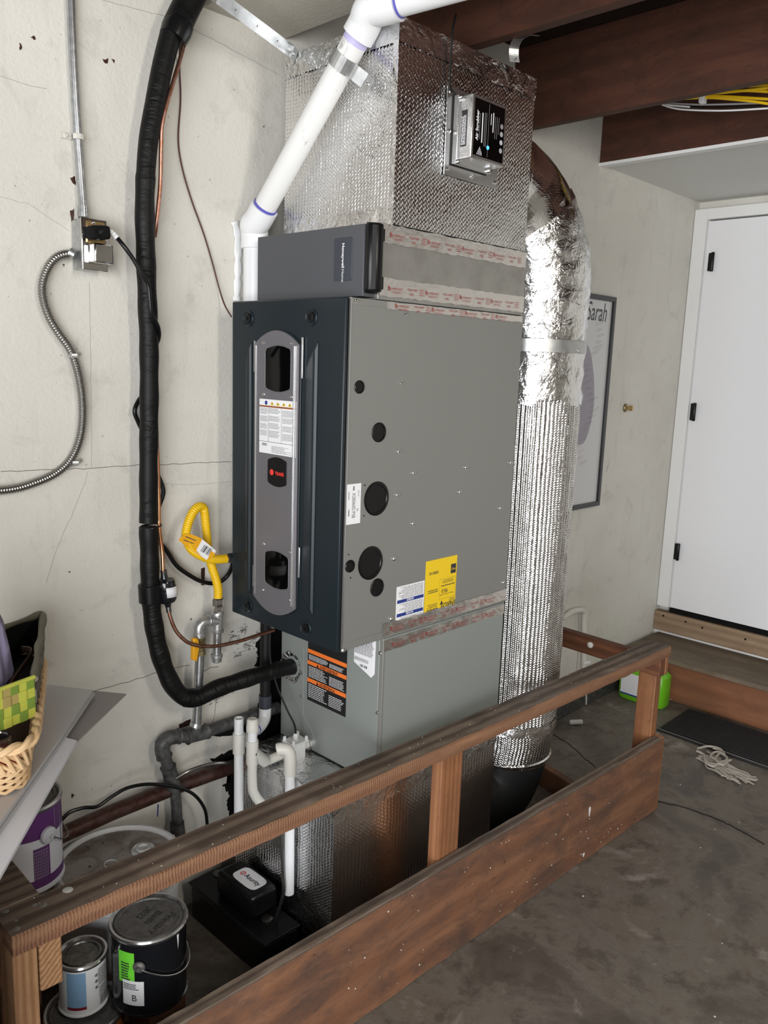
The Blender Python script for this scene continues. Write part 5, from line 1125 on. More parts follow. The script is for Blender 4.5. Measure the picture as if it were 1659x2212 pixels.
mb = MB(pco); L = resample([Vector(p) for p in smooth_path([(-0.3523, 0.4550, 1.9308), (-0.3357, 0.4560, 1.9268), (-0.3212, 0.4550, 1.9150)], 10)], .0016); mb.tube(L, [.0068 + .0007 * math.sin(i * 1.3) for i in range(len(L))], 12); mb.build('strain_relief', 'pvc', pc_)
# outlet box, conduit and armoured cable
obo = (-0.36, YW, 1.9)
ob = thing('outlet_box', obo, 'surface mounted steel outlet box with a plug in it and covered lower socket', 'outlet')
o0 = (-0.3876, 0.5290, 1.9458); o1 = (-0.3667, 0.4750, 1.8467)
bx0, bx1, bz0, bz1 = -0.398, -0.338, 1.838, 1.952
mb = MB(obo); mb.box(bx0, bx1, 0.482, 0.529, bz0, bz1); mb.build('box', 'steel_pipe', ob, bevel=.003)
mb = MB(obo); mb.box(bx0 - .001, bx1 + .003, 0.476, 0.482, bz0 - .002, bz1 + .002); mb.build('cover_plate', 'chrome', ob, bevel=.002)
mb = MB(obo); mb.box(bx0 + .010, bx1 - .004, 0.472, 0.476, 1.898, bz1 - .004); mb.build('socket', 'brass', ob, bevel=.003)
mb = MB(obo); mb.box(bx0 + .016, bx1 + .004, 0.449, 0.4755, 1.852, 1.897); mb.build('socket_cover', 'chrome', ob, bevel=.004)
screws(ob, [(-.372, .4718, 1.944)], (0, -1, 0), .003, obo)
co_ = (-0.375, .51, 2.2)
cd = thing('conduit', co_, 'straight grey metal conduit running down the wall into the outlet box', 'conduit')
mb = MB(co_); mb.tube([(-0.3890, 0.5150, 2.6117), (-0.3887, 0.5150, 2.4439), (-0.3882, 0.5150, 2.3676), (-0.3873, 0.5150, 2.2999), (-0.3849, 0.5150, 2.2119), (-0.3813, 0.5150, 2.1225), (-0.3763, 0.5130, 2.0002), (-0.3776, 0.5080, 1.9663)], .0098, 16); mb.build('tube', 'steel_pipe', cd)
mb = MB(co_); mb.tube([(-0.3772, 0.5100, 1.9831), (-0.3779, 0.5080, 1.9579)], .0125, 16); mb.build('coupling', 'steel_pipe', cd); 
cp_ = (-0.3820, 0.5150, 2.1365); mb = MB(co_); mb.tube([(cp_[0] - .012, .512, cp_[2]), (cp_[0] - .008, .504, cp_[2]), (cp_[0], .5015, cp_[2]), (cp_[0] + .008, .504, cp_[2]), (cp_[0] + .012, .512, cp_[2])], .006, 8, flat=.2); mb.box(cp_[0] - .034, cp_[0] - .010, .525, .5285, cp_[2] - .007, cp_[2] + .007); mb.lathe([(.006, 0), (.004, .004)], (cp_[0] - .024, .525, cp_[2]), (0, -1, 0), 10); mb.build('strap', 'plaster', cd)
fo_ = (-0.45, .5, 1.6)
fc_ = thing('flexible_conduit', fo_, 'ribbed armoured steel conduit curling down the wall from the outlet box to the left edge', 'conduit')
path = smooth_path([(-0.4058, 0.5080, 1.8707), (-0.4259, 0.5080, 1.8694), (-0.4484, 0.5080, 1.8576), (-0.4670, 0.5100, 1.8330), (-0.4794, 0.5120, 1.7988), (-0.4797, 0.5120, 1.7646), (-0.4672, 0.5120, 1.7235), (-0.4444, 0.5120, 1.6854), (-0.4186, 0.5120, 1.6487), (-0.4020, 0.5140, 1.6018), (-0.3934, 0.5140, 1.5463), (-0.3931, 0.5140, 1.4843), (-0.4045, 0.5140, 1.4279), (-0.4296, 0.5140, 1.3825), (-0.4676, 0.5140, 1.3533), (-0.5164, 0.5140, 1.3357), (-0.5656, 0.5140, 1.3255), (-0.6280, 0.5140, 1.3244)], 12)
ps, rs_ = ribbed(path, .0094, .0062, .0014); mb = MB(fo_); mb.tube(ps, rs_, 12); mb.build('armoured_tube', 'flex_steel', fc_, angle=1.4)
mb = MB(fo_); mb.tube([(-0.4135, 0.5080, 1.8750), (-0.4040, 0.5000, 1.8683)], .0125, 14); mb.build('connector', 'galvanised', fc_)
for (u_, kk) in (((-0.4122, 0.5120, 1.6369), 1), ((-0.4178, 0.5120, 1.3774), 1)):
    mb = MB(fo_); mb.tube([Vector(u_) + Vector((-.012, .004, 0)), Vector(u_) + Vector((-.007, -.008, 0)), Vector(u_) + Vector((.004, -.011, 0)), Vector(u_) + Vector((.012, .002, 0)), Vector(u_) + Vector((.024, .0145, .004))], .0055, 8, flat=.25); mb.lathe([(.005, 0), (.003, .003)], Vector(u_) + Vector((.021, .012, .003)), (0, -1, 0), 10); mb.build('clamp', 'galvanised', fc_)

# ------------------------------------------------------------------ gas piping
go = (-0.07, .46, .85)
gp = thing('gas_pipe', go, 'galvanised gas riser with brass shut-off valve, elbow, tee and drip leg', 'gas pipe')
GY = .462
mb = MB(go); mb.tube([(-0.0954, 0.4620, 0.8249), (-0.1024, 0.4620, 0.7024), (-0.1093, 0.4620, 0.6036)], .0128, 18); mb.build('riser', 'steel_pipe', gp)
vb = MB(go); v0, v1 = Vector((-0.0965, 0.4620, 0.8769)), Vector((-0.0954, 0.4620, 0.8194)); aa = v0 - v1; H = aa.length
vb.lathe([(.0165, 0), (.0165, H * .24), (.0135, H * .27), (.0135, H * .36), (.0175, H * .42), (.0175, H * .62), (.0140, H * .68), (.0165, H * .75), (.0165, H)], v1, aa, 8); vv = vb.build('valve_body', 'brass_dull', gp)
vm = v1 + aa * .5
mb = MB(go); mb.tube([vm, vm + Vector((-.022, -.008, 0))], .007, 10); mb.build('valve_stem', 'yellow_knob', vv)
mb = MB(go); mb.prism([vm + Vector(p) for p in ((-.022, -.008, .030), (-.036, -.010, .032), (-.038, -.010, -.030), (-.024, -.008, -.038), (-.020, -.008, -.018), (-.016, -.008, 0), (-.018, -.008, .02))], (.002, -.014, 0)); mb.build('valve_handle', 'yellow_knob', vv, bevel=.003)
mb = MB(go); e_ = smooth_path([(-0.0966, 0.4620, 0.8742), (-0.0979, 0.4620, 0.8962), (-0.0887, 0.4620, 0.9105), (-0.0674, 0.4620, 0.9128), (-0.0426, 0.4620, 0.9104)], 6); mb.tube(e_, [.0150] * len(e_), 18); mb.build('elbow', 'galvanised', gp)
for L in ([(-0.0973, 0.4620, 0.8717), (-0.0972, 0.4620, 0.8852)], [(-0.0689, 0.4620, 0.9131), (-0.0612, 0.4620, 0.9122)]): mb = MB(go); mb.tube(L, .0172, 18); mb.build('collar', 'galvanised', gp, bevel=.001)
t0, t1 = Vector((-0.0365, 0.4620, 0.8719)), Vector((-0.0363, 0.4620, 0.9324)); ta = t1 - t0; H = ta.length
mb = MB(go); mb.lathe([(.0165, 0), (.0175, .002), (.0175, .008), (.0148, .010), (.0148, H - .010), (.0175, H - .008), (.0175, H - .002), (.0165, H)], t0, ta, 20); mb.tube([(-0.0597, 0.4620, 0.9119), (-0.0395, 0.4620, 0.9084)], .0160, 18); mb.build('tee', 'galvanised', gp)
mb = MB(go); mb.tube([(-0.0373, 0.4620, 0.8749), (-0.0399, 0.4620, 0.8005)], .0120, 18); mb.build('drip_leg', 'steel_pipe', gp)
c0_ = Vector((-0.0399, 0.4620, 0.7823)); c1_ = Vector((-0.0398, 0.4620, 0.8088)); H = (c1_ - c0_).length; mb = MB(go); mb.lathe([(.009, 0), (.0140, .003), (.0150, H * .55), (.0172, H * .62), (.0172, H * .95), (.0150, H)], c0_, c1_ - c0_, 16); mb.build('end_cap', 'galvanised', gp)
n0_ = Vector((-0.0348, 0.4620, 0.9308)); n1_ = Vector((-0.0347, 0.4620, 0.9744)); H = (n1_ - n0_).length
mb = MB(go); mb.lathe([(.0125, 0), (.0125, H * .30), (.0105, H * .33), (.0105, H * .42)], n0_, n1_ - n0_, 6); mb.lathe([(.0155, H * .42), (.0165, H * .48), (.0165, H * .92), (.013, H)], n0_, n1_ - n0_, 6); mb.build('flare_nut', 'chrome', gp)
yo = (-0.06, .45, 1.1)
yf = thing('gas_flex_hose', yo, 'bright yellow ribbed gas connector hose looping up and into the furnace side', 'gas hose')
path = smooth_path([(-0.0347, 0.4620, 0.9731), (-0.0346, 0.4620, 1.0002), (-0.0422, 0.4620, 1.0313), (-0.0559, 0.4620, 1.0710), (-0.0643, 0.4650, 1.1141), (-0.0667, 0.4700, 1.1662), (-0.0710, 0.4700, 1.2085), (-0.0780, 0.4660, 1.2332), (-0.0949, 0.4580, 1.2438), (-0.1177, 0.4500, 1.2372), (-0.1354, 0.4450, 1.2171), (-0.1474, 0.4400, 1.1941), (-0.1530, 0.4360, 1.1702), (-0.1457, 0.4300, 1.1424), (-0.1200, 0.4300, 1.1196), (-0.0851, 0.4340, 1.1020), (-0.0539, 0.4400, 1.0936), (-0.0223, 0.4480, 1.0886), (-0.0055, 0.4520, 1.0867)], 10)
ps, rs_ = ribbed(path, .0118, .0058, .0012); mb = MB(yo); mb.tube(ps, rs_, 14); mb.build('ribbed_hose', 'yellow_coat', yf, angle=1.4)
mb = MB(yo); mb.tube([(-0.0347, 0.4620, 0.9703), (-0.0346, 0.4620, 0.9894)], .0112, 14); mb.build('hose_sleeve', 'yellow_coat', yf)
mb = MB(yo); mb.lathe([(.0135, 0), (.0155, .003), (.0155, .016), (.012, .020)], Vector((-0.0147, 0.4500, 1.0878)), Vector((.9, -.1, 0)), 6); mb.build('hex_nut', 'chrome', yf)
mb = MB(yo); T = [(-0.1838, 0.4250, 1.1686), (-0.1641, 0.4250, 1.1823), (-0.1462, 0.4220, 1.1793), (-0.1218, 0.4200, 1.1677), (-0.0732, 0.4160, 1.1258), (-0.0791, 0.4140, 1.1141), (-0.0968, 0.4120, 1.1042), (-0.1064, 0.4130, 1.1055), (-0.1408, 0.4200, 1.1296)]
mb.prism(T, (0, -.0007, 0)); tgp = mb.build('tag', 'yellow_knob', yf)
mb = MB(yo); mb.prism([(-0.1141, 0.4185, 1.1618), (-0.0735, 0.4155, 1.1260), (-0.0787, 0.4145, 1.1140), (-0.0964, 0.4125, 1.1041), (-0.1064, 0.4130, 1.1055), (-0.1378, 0.4180, 1.1296)], (0, -.0008, 0)); mb.build('tag_panel', 'paper_white', tgp)
B0, B1, B2 = [Vector(p) + Vector((0, -.0022, 0)) for p in [(-0.1229, 0.4165, 1.1315), (-0.1016, 0.4135, 1.1175), (-0.1103, 0.4155, 1.1466)]]
mb = MB(yo); barcode(mb, B0, (B1 - B0).normalized(), (B2 - B0).normalized(), (B1 - B0).length, (B2 - B0).length, 0, 12); mb.build('printing', 'ink', tgp, smooth=False)
for L in ([(-0.1634, 0.4240, 1.1736), (-0.1095, 0.4190, 1.1471)], [(-0.1691, 0.4240, 1.1656), (-0.1183, 0.4190, 1.1406)]): 
    a_, b_ = Vector(L[0]) + Vector((0, -.0016, 0)), Vector(L[1]) + Vector((0, -.0016, 0)); mb = MB(yo); mb.quad(a_, b_, b_ + Vector((0, 0, .003)), a_ + Vector((0, 0, .003))); mb.build('printing', 'brass_dull', tgp)
# old iron gas main along the wall
io = (-0.1, .49, .55)
im = thing('iron_main', io, 'old dark grey iron pipe with elbow and tee, coming through the broken plaster', 'iron pipe')
IY = .485
mb = MB(io); mb.tube([(-0.0697, 0.4850, 0.5687), (-0.0054, 0.4850, 0.5689), (0.0958, 0.4850, 0.5677), (0.2032, 0.4850, 0.5665)], .0185, 18); mb.build('pipe', 'old_iron', im)
mb = MB(io); mb.tube([(-0.1734, 0.4850, 0.5875), (-0.1316, 0.4850, 0.5741), (-0.1132, 0.4850, 0.5739)], .0165, 18); mb.build('pipe', 'old_iron', im)
mb = MB(io); mb.tube([(-0.1270, 0.4850, 0.5726), (-0.1178, 0.4850, 0.5725), (-0.0697, 0.4850, 0.5687), (-0.0570, 0.4850, 0.5690)], [.024, .021, .021, .024], 20); mb.tube([(-0.0947, 0.4850, 0.5680), (-0.0981, 0.4770, 0.6004)], [.018, .0165], 18); mb.build('tee', 'old_iron', im, bevel=.001)
mb = MB(io); mb.tube([(-0.1124, 0.4620, 0.6073), (-0.1085, 0.4620, 0.6174)], .0175, 16); mb.build('collar', 'galvanised', im)
e_ = smooth_path([(-0.1526, 0.4850, 0.5836), (-0.1822, 0.4850, 0.5876), (-0.2029, 0.4850, 0.5776), (-0.2047, 0.4850, 0.5559), (-0.1991, 0.4850, 0.5373)], 6); mb = MB(io); mb.tube(e_, [.0235] + [.021] * (len(e_) - 2) + [.0235], 18); mb.build('elbow', 'old_iron', im)
mb = MB(io); mb.tube([(-0.1976, 0.4850, 0.5396), (-0.1865, 0.4850, 0.4964)], .0165, 18); mb.build('nipple', 'old_iron', im)
mb = MB(io); mb.tube([(-0.1879, 0.4850, 0.5025), (-0.1851, 0.4850, 0.4916), (-0.1724, 0.4850, 0.4429), (-0.1695, 0.4850, 0.4333)], [.023, .021, .021, .022], 18); mb.build('coupling', 'old_iron', im)
mb = MB(io); mb.tube([(-0.1680, 0.4850, 0.4356), (-0.1628, 0.4850, 0.3731), (-0.1606, 0.4850, 0.3066)], .0155, 18); mb.build('pipe', 'old_iron', im)
mb = MB(io); mb.tube([(-0.1620, 0.4850, 0.3203), (-0.1594, 0.4850, 0.2841), (-0.1574, 0.4850, 0.1944)], [.020, .022, .0215], 18); mb.build('coupling', 'old_iron', im)
# rust-brown pipe and cables low along the wall
mb = MB((-.3, .5, .45)); mb.tube([(-0.5803, 0.4980, 0.4063), (-0.4967, 0.4980, 0.4132), (-0.3420, 0.4980, 0.4211), (-0.1250, 0.4980, 0.4231), (0.0455, 0.4980, 0.4170), (0.2535, 0.4980, 0.4087)], .0215, 18)
tag(mb.build('rusty_pipe', 'rust_iron', None), 'dark rust brown pipe running low along the wall behind the bucket', 'iron pipe')
mb = MB((-.3, .47, .48)); mb.tube(smooth_path([(-0.5073, 0.4700, 0.4693), (-0.4824, 0.4700, 0.4851), (-0.4477, 0.4650, 0.4865), (-0.4125, 0.4600, 0.4788), (-0.3733, 0.4600, 0.4902), (-0.3265, 0.4600, 0.4993), (-0.2676, 0.4550, 0.4904), (-0.2037, 0.4550, 0.4612), (-0.1520, 0.4550, 0.4306), (-0.1140, 0.4550, 0.3931), (-0.0862, 0.4550, 0.3413), (-0.0785, 0.4550, 0.2863)], 8), .0048, 10)
tag(mb.build('black_cord', 'black_plastic', None), 'black cord arching along the wall above the bucket lid', 'cord')
mb = MB((-.2, .47, .48)); mb.tube(smooth_path([(-0.1735, 0.4680, 0.4674), (-0.1331, 0.4600, 0.4802), (-0.0743, 0.4550, 0.4802), (-0.0099, 0.4550, 0.4636), (0.0438, 0.4600, 0.4400)], 8), .0055, 10)
tag(mb.build('clear_tube', 'flex_steel', None), 'shiny clear tube curving along the rusty pipe toward the drain pipes', 'tube')

# ------------------------------------------------------------------ white vent pipe
vo = (.10, .45, 2.0)
vp = thing('vent_pipe', vo, 'white plastic vent pipe slanting up across the foil plenum with elbows', 'vent pipe')
vA, vB = Vector((0.0820, 0.4700, 2.5573)) if False else Vector((0.098, .478, 1.76)), Vector((0.098, .478, 1.985))
pE = Vector((0.0914, 0.4550, 2.0127)); pTop = Vector((0.1030, 0.0780, 2.4048))
mb = MB(vo); mb.tube([vA, vB], .0302, 24); mb.build('pipe', 'pvc', vp)
dirn = (pTop - pE).normalized()
mb = MB(vo); mb.tube([pE, pTop], .0302, 24); mb.build('pipe', 'pvc_scuffed', vp)
e_ = smooth_path([vB + Vector((0, 0, -.045)), vB, (vB + pE) / 2 + Vector((-.004, .006, .002)), pE, pE + dirn * .042], 6); mb = MB(vo); mb.tube(e_, .0375, 24); mb.build('elbow', 'pvc', vp, bevel=.001)
mb = MB(vo); mb.tube([pE + dirn * .042, pE + dirn * .049], .0325, 24); mb.build('primer_ring', 'purple_primer', vp)
pU = Vector((0.0950, 0.0437, 2.4332)); pOut = pU + Vector((.14, -.55, .03))
dU = (pOut - pU).normalized()
e_ = smooth_path([pTop - dirn * .020, pTop + dirn * .012, pU, pU + dU * .04, pU + dU * .075], 6); mb = MB(vo); mb.tube(e_, .0385, 24); mb.build('elbow', 'pvc', vp, bevel=.001)
mb = MB(vo); mb.tube([pU + dU * .06, pOut], .0302, 24); mb.build('pipe', 'pvc', vp)
mb = MB(vo); mb.tube([pU + dU * .075, pU + dU * .080], .0325, 24); mb.build('primer_ring', 'purple_primer', vp)
mb = MB(vo); mb.tube([pTop - dirn * .034, pTop - dirn * .020], .0308, 24); mb.build('primer_ring', 'purple_faint', vp)
st_c = pTop - dirn * .082
side = Vector((0, -1, -.35)).normalized(); side = (side - dirn * side.dot(dirn)).normalized(); fr = dirn.cross(side).normalized()
if fr.x > 0: fr = -fr
P = []
for k in range(15):
    a = math.radians(-95 + k * 14); P.append((math.cos(a), math.sin(a)))
hw = .0175; V = []; F = []
ring = [(-side * c * 0 + (fr * math.cos(b) - side * math.sin(b)) * .0325) for c, b in [(0, math.radians(110 - k * 15)) for k in range(15)]]
ring += [ring[-1] + side * .010 - fr * .004, ring[-1] + side * .030 - fr * .022, ring[-1] + side * .055 - fr * .024]
for q in ring:
    V += [st_c + q - dirn * hw, st_c + q + dirn * hw]
F = [(2 * k, 2 * k + 1, 2 * k + 3, 2 * k + 2) for k in range(len(ring) - 1)]
mb = MB(vo); mb.add(V, F); mb.build('pipe_strap', 'galvanised', vp, solid=.0012, smooth=False)
screws(vp, [st_c + ring[-2] * .5 + ring[-1] * .5], (-1, 0, 0), .004, vo)
# white caulk line where the vent runs against the wall
mb = MB(vo); L = smooth_path([(0.0640, 0.5250, 2.0127), (0.0756, 0.5260, 1.9814), (0.0773, 0.5260, 1.9139), (0.0759, 0.5260, 1.8516), (0.0729, 0.5260, 1.8012)], 5); mb.tube(L, [.011 + .0022 * math.sin(k * 1.7) + .0015 * math.sin(k * 3.1) for k in range(len(L))], 10, flat=.45); mb.build('caulk', 'pvc', vp)

# ------------------------------------------------------------------ metal straps
def strip(name, pts, wvec, m, label, off, par=None, hole=None):
    """flat strip through pts, wvec per point or one vector"""
    V = []
    for i, p in enumerate(pts):
        wv = Vector(wvec[i]) if isinstance(wvec, list) else Vector(wvec); V += [Vector(p) - wv / 2, Vector(p) + wv / 2]
    mb = MB(off); mb.add(V, [(2 * k, 2 * k + 1, 2 * k + 3, 2 * k + 2) for k in range(len(pts) - 1)]); o = mb.build(name, m, par, solid=.0014, smooth=False)
    if label: tag(o, label, 'strap')
    return o
b0 = Vector((-0.1425, 0.3000, 2.4539)); b1 = Vector((0.1455, 0.3828, 2.4327))
o = strip('ceiling_strap', [Vector((-0.1795, 0.3000, 2.4632)), b0, b1, Vector((0.1450, 0.3668, 2.4158)), Vector((0.1455, 0.3821, 2.4036))], [(0.0, -0.017, .024)] * 5, 'galvanised', 'long flat galvanised strap with holes from the ceiling to the top left plenum corner', b1)
for k in (.22, .5, .78):
    mb = MB(b1); mb.lathe([(.003, 0), (.003, .0006)], b0.lerp(b1, k) + Vector((-.0012, 0, 0)), (-1, 0, 0), 10); mb.build('hole', 'matte_black', o)
screws(o, [Vector((0.1430, 0.3758, 2.4261))], (-1, 0, 0), .003, b1)
hp = [Vector(p) for p in [(0.5879, -0.0040, 2.4435), (0.5776, -0.0070, 2.4605), (0.5782, -0.0080, 2.4808), (0.6082, 0.0020, 2.5094), (0.6570, 0.0140, 2.5350), (0.7119, 0.0240, 2.5505)]]
o = strip('hanger_strap', smooth_path(hp, 5), (.021, -.016, 0.0), 'galvanised', 'short curled galvanised strap hanging the plenum from the joist at its top right corner', hp[0])
screws(o, [hp[0] + Vector((0, -.001, .008))], (0, -1, 0), .0035, hp[0])

# ------------------------------------------------------------------ condensate drains
wo = (.05, .3, .5)
wd_ = thing('condensate_drain', wo, 'white plastic drain pipes with trap, capped tee and float switch beside the coil cabinet', 'drain pipe')
DR = .0134
EY, EZ = .287, .531
a_ = Vector((-0.0463, 0.3450, 0.6543)); b_ = Vector((a_.x + .0, a_.y, .20))
def pipe(L, r=DR, m='pvc', name='pipe', seg=18, **kw):
    mb = MB(wo); mb.tube(L, r, seg, **kw); return mb.build(name, m, wd_, bevel=0)
teeX = (-0.0427, 0.2870, 0.5733)
tx, tz = teeX[0], teeX[2]
mb = MB(wo); mb.lathe([(DR, 0), (DR, .39), (DR - .003, .39), (DR - .003, .36)], (a_.x, a_.y, a_.z - .39), 'Z', 20); mb.build('standpipe', 'pvc', wd_)
pipe([(a_.x, a_.y, a_.z - .105), (a_.x, a_.y, a_.z - .045)], DR * 1.27, 'pvc_cream', 'coupling')
pipe([(tx, EY, tz - .035), (tx, EY, tz + .034)], DR * 1.27, 'pvc_cream', 'tee'); 
pipe([(tx, EY, tz), (tx + .045, EY, EZ - .002)], DR * 1.27, 'pvc_cream', 'tee_branch')
pipe([(tx, EY, tz + .03), (tx, EY, tz + .072)], DR, 'pvc', 'pipe')
mb = MB(wo); mb.lathe([(DR * 1.28, 0), (DR * 1.28, .016), (DR * 1.18, .020), (DR * 1.18, .032), (DR * .9, .036)], (tx, EY, tz + .062), 'Z', 20); mb.build('cap', 'pvc_cream', wd_)
pipe([(tx + .04, EY, EZ - .003), (.155, EY, EZ + .002)], DR, 'pvc_cream', 'pipe')
pipe(smooth_path([(tx, EY, tz - .03), (tx, EY, tz - .09), (tx + .004, EY - .004, tz - .125), (tx + .022, EY - .022, tz - .158), (tx + .05, EY - .045, tz - .168), (tx + .075, EY - .07, tz - .160)], 6), DR * 1.02, 'pvc_cream', 'trap')
rt = Vector((-0.0350, 0.1607, 0.5971)); rb2 = Vector((-0.0350, 0.1132, 0.1958))
rx, ry = -.020, rt.y - .010
pipe([(rx, ry - .004, .20), (rx, ry, rt.z - .02)], DR * 1.02, 'pvc', 'drop_pipe')
pipe(smooth_path([(rx, ry, rt.z - .045), (rx, ry, rt.z), (rx - .004, ry + .004, rt.z + .022), (rx - .018, ry + .016, rt.z + .028), (rx - .024, ry + .022, rt.z + .026)], 6), DR * 1.27, 'pvc_cream', 'elbow')
wx = .112
mb = MB(wo); mb.box(wx - .022, wx + .022, EY - .020, EY + .020, EZ - .026, EZ + .022); mb.box(wx - .030, wx + .030, EY - .026, EY + .026, EZ + .022, EZ + .028); fs = mb.build('float_switch', 'pvc', wd_, bevel=.002)
for p in ((-.024, -.02), (.024, .02), (-.024, .02), (.024, -.02)): mb = MB(wo); mb.lathe([(.005, 0), (.005, .012), (.003, .014)], (wx + p[0], EY + p[1], EZ + .026), 'Z', 10); mb.build('switch_screw', 'pvc', fs)
mb = MB(wo); mb.lathe([(.0075, 0), (.0075, .016), (.005, .020)], (wx, EY, EZ + .028), 'Z', 12); mb.build('switch_neck', 'pvc', fs)
mb = MB(wo); put_text(mb, 'SAFE-T', .006, (wx - .0225, EY + .012, EZ - .004), (0, -1, 0), (0, 0, 1)) if False else mb.box(wx - .0226, wx - .0222, EY - .014, EY + .006, EZ - .006, EZ + .001); mb.build('switch_label', 'ink', fs)
mb = MB(wo); mb.tube(smooth_path([(wx, EY, EZ + .044), (wx - .002, EY + .004, EZ + .075), (wx - .012, EY + .03, EZ + .12), (wx - .02, EY + .07, EZ + .19), (wx - .012, EY + .11, EZ + .27), (wx + .01, EY + .13, EZ + .40)], 6), .0028, 8); mb.build('switch_wire', 'black_rubber', wd_)
pipe([(.157, EY, EZ + .002), (.1665, EY, EZ + .002)], DR * 1.5, 'foil_crinkle', 'foil_seal')
# black insulated drain dropping behind, with white elbow
bx_, by_ = .128, .452
pipe([(bx_, by_, .615), (bx_, by_, .90)], .0165, 'black_rubber', 'black_pipe')
pipe([(bx_, by_, .600), (bx_, by_, .640)], .0195, 'badge_grey', 'rubber_coupling')
pipe(smooth_path([(bx_, by_, .605), (bx_, by_, .585), (bx_ - .006, by_ - .004, .566), (bx_ - .026, by_ - .014, .556), (bx_ - .05, by_ - .024, .553)], 6), .0185, 'pvc', 'elbow')
pipe([(bx_ - .045, by_ - .022, .553), (bx_ - .125, by_ - .060, .548)], .0155, 'pvc', 'pipe')
pipe([(bx_ - .052, by_ - .025, .553), (bx_ - .056, by_ - .027, .553)], .0172, 'purple_primer', 'primer_ring')

# ------------------------------------------------------------------ condensate pump
uo = (-.07, .3, 0)
pu = thing('condensate_pump', uo, 'black plastic condensate pump with a white oval-cornered brand label on the floor', 'pump')
mb = MB(uo); mb.box(-.122, -.006, .12, .48, .001, .105); mb.build('tank', 'black_plastic', pu, bevel=.010)
mb = MB(uo); mb.box(-.126, -.003, .115, .485, .1055, .113); mb.build('tank_lid', 'black_plastic', pu, bevel=.003)
mb = MB(uo); mb.prism([(-.098, .210, .114), (-.006, .210, .114), (-.006, .385, .114), (-.098, .385, .114)], (0, 0, .075)); hs = mb.build('motor_housing', 'black_plastic', pu, bevel=.014)
for p in [(-0.0395, 0.4559, 0.1140), (-0.0569, 0.1957, 0.1140)]: mb = MB(uo); mb.lathe([(.0165, 0), (.0165, .003), (.014, .004)], (max(-.103, min(-.03, p[0])), p[1], .113), 'Z', 20); mb.build('port_plug', 'lid_metal', pu)
A_, B_, C_, D_ = [Vector(p) for p in [(-0.0403, 0.3585, 0.1915), (0.0023, 0.3375, 0.1915), (-0.0060, 0.2351, 0.1915), (-0.0561, 0.2250, 0.1915)]]
cen = (A_ + B_ + C_ + D_) / 4; cen.x = -.051; cen.y = .285
lab_u = Vector((.0, -1, 0)); lab_v = Vector((1, 0, 0)); hw_, hh_ = .052, .030
P = []
for k in range(32):
    a = 2 * PI * k / 32; c_, s_ = math.cos(a), math.sin(a)
    P.append(cen + lab_u * hw_ * (abs(c_) ** .45) * (1 if c_ > 0 else -1) + lab_v * hh_ * (abs(s_) ** .45) * (1 if s_ > 0 else -1))
mb = MB(uo); mb.prism([(p.x, p.y, .1892) for p in P], (0, 0, .0008)); lab = mb.build('brand_label', 'paper_white', hs)
mb = MB(uo); put_text(mb, 'Asurity', .023, Vector((cen.x - .006, cen.y + .020, .1903)), lab_u, lab_v, 0, width=.064, bold=.0004)
mb.lathe([(.0085, 0), (.0085, .0002)], (cen.x + .001, cen.y + .032, .1901), 'Z', 20, 1); mb.lathe([(.0055, 0), (.0055, .0003)], (cen.x + .001, cen.y + .032, .1901), 'Z', 20, 2); mb.build('lettering', ('label_black', 'logo_red', 'pearl'), lab, smooth=False)
mb = MB((-.05, .14, .25)); mb.tube(smooth_path([(-.045, .175, .114)] + [(-0.0450, 0.1409, 0.2142), (-0.0450, 0.1440, 0.2685), (-0.0450, 0.1492, 0.3352), (-0.0450, 0.1522, 0.3888)], 6), .0048, 10); tag(mb.build('discharge_tube', 'flex_steel', None), 'shiny clear tube rising from the black pump beside the white drop pipe', 'tube')

# ================================================================== cans and bucket at lower left
def can(name, c, z0, r, h, body, lidm, label, cat, group=None, seg=40):
    o = (c[0], c[1], z0); t_ = thing(name, o, label, cat, group)
    mb = MB(o); mb.lathe([(r - .002, 0), (r, .002), (r, .005), (r - .003, .007), (r - .003, h - .012), (r, h - .009)], o, 'Z', seg); bd_ = mb.build('can_body', body, t_)
    mb = MB(o); mb.lathe([(r, h - .010), (r + .002, h - .004), (r, h), (r - .005, h), (r - .009, h - .004)], o, 'Z', seg, cap=False); mb.build('rim', 'rim_steel', t_)
    mb = MB(o); mb.lathe([(.001, h - .005), (r - .020, h - .005), (r - .018, h - .002), (r - .012, h - .002), (r - .008, h - .006), (r - .008, h - .008)], o, 'Z', seg, cap=False); ld = mb.build('lid', lidm, t_)
    return t_, bd_, ld, o
def wrap_label(parent, c, z0, z1, r, a0, a1, m, off, name='label', n=16, lift=.0006):
    V = []
    for k in range(n + 1):
        a = math.radians(a0 + (a1 - a0) * k / n)
        for z in (z0, z1): V.append((c[0] + (r + lift) * math.cos(a), c[1] + (r + lift) * math.sin(a), z))
    mb = MB(off); mb.add(V, [(2 * k, 2 * k + 2, 2 * k + 3, 2 * k + 1) for k in range(n)]); return mb.build(name, m, parent)
def on_can(c, r, a, z, lift=.0022): a = math.radians(a); return (c[0] + (r + lift) * math.cos(a), c[1] + (r + lift) * math.sin(a), z)
def wrap_text(mb, c, r, a, z, body, size, mi=0, width=None):
    """print on a curved can: text laid on the tangent plane, then wrapped"""
    vs, fs = text_mesh(body, size)
    x0 = min(p.x for p in vs); x1 = max(p.x for p in vs); k = width / (x1 - x0) if width else 1
    mb.add([on_can(c, r, a + math.degrees(((p.x - x0) * k) / r), z + p.y) for p in vs], fs, None, mi)
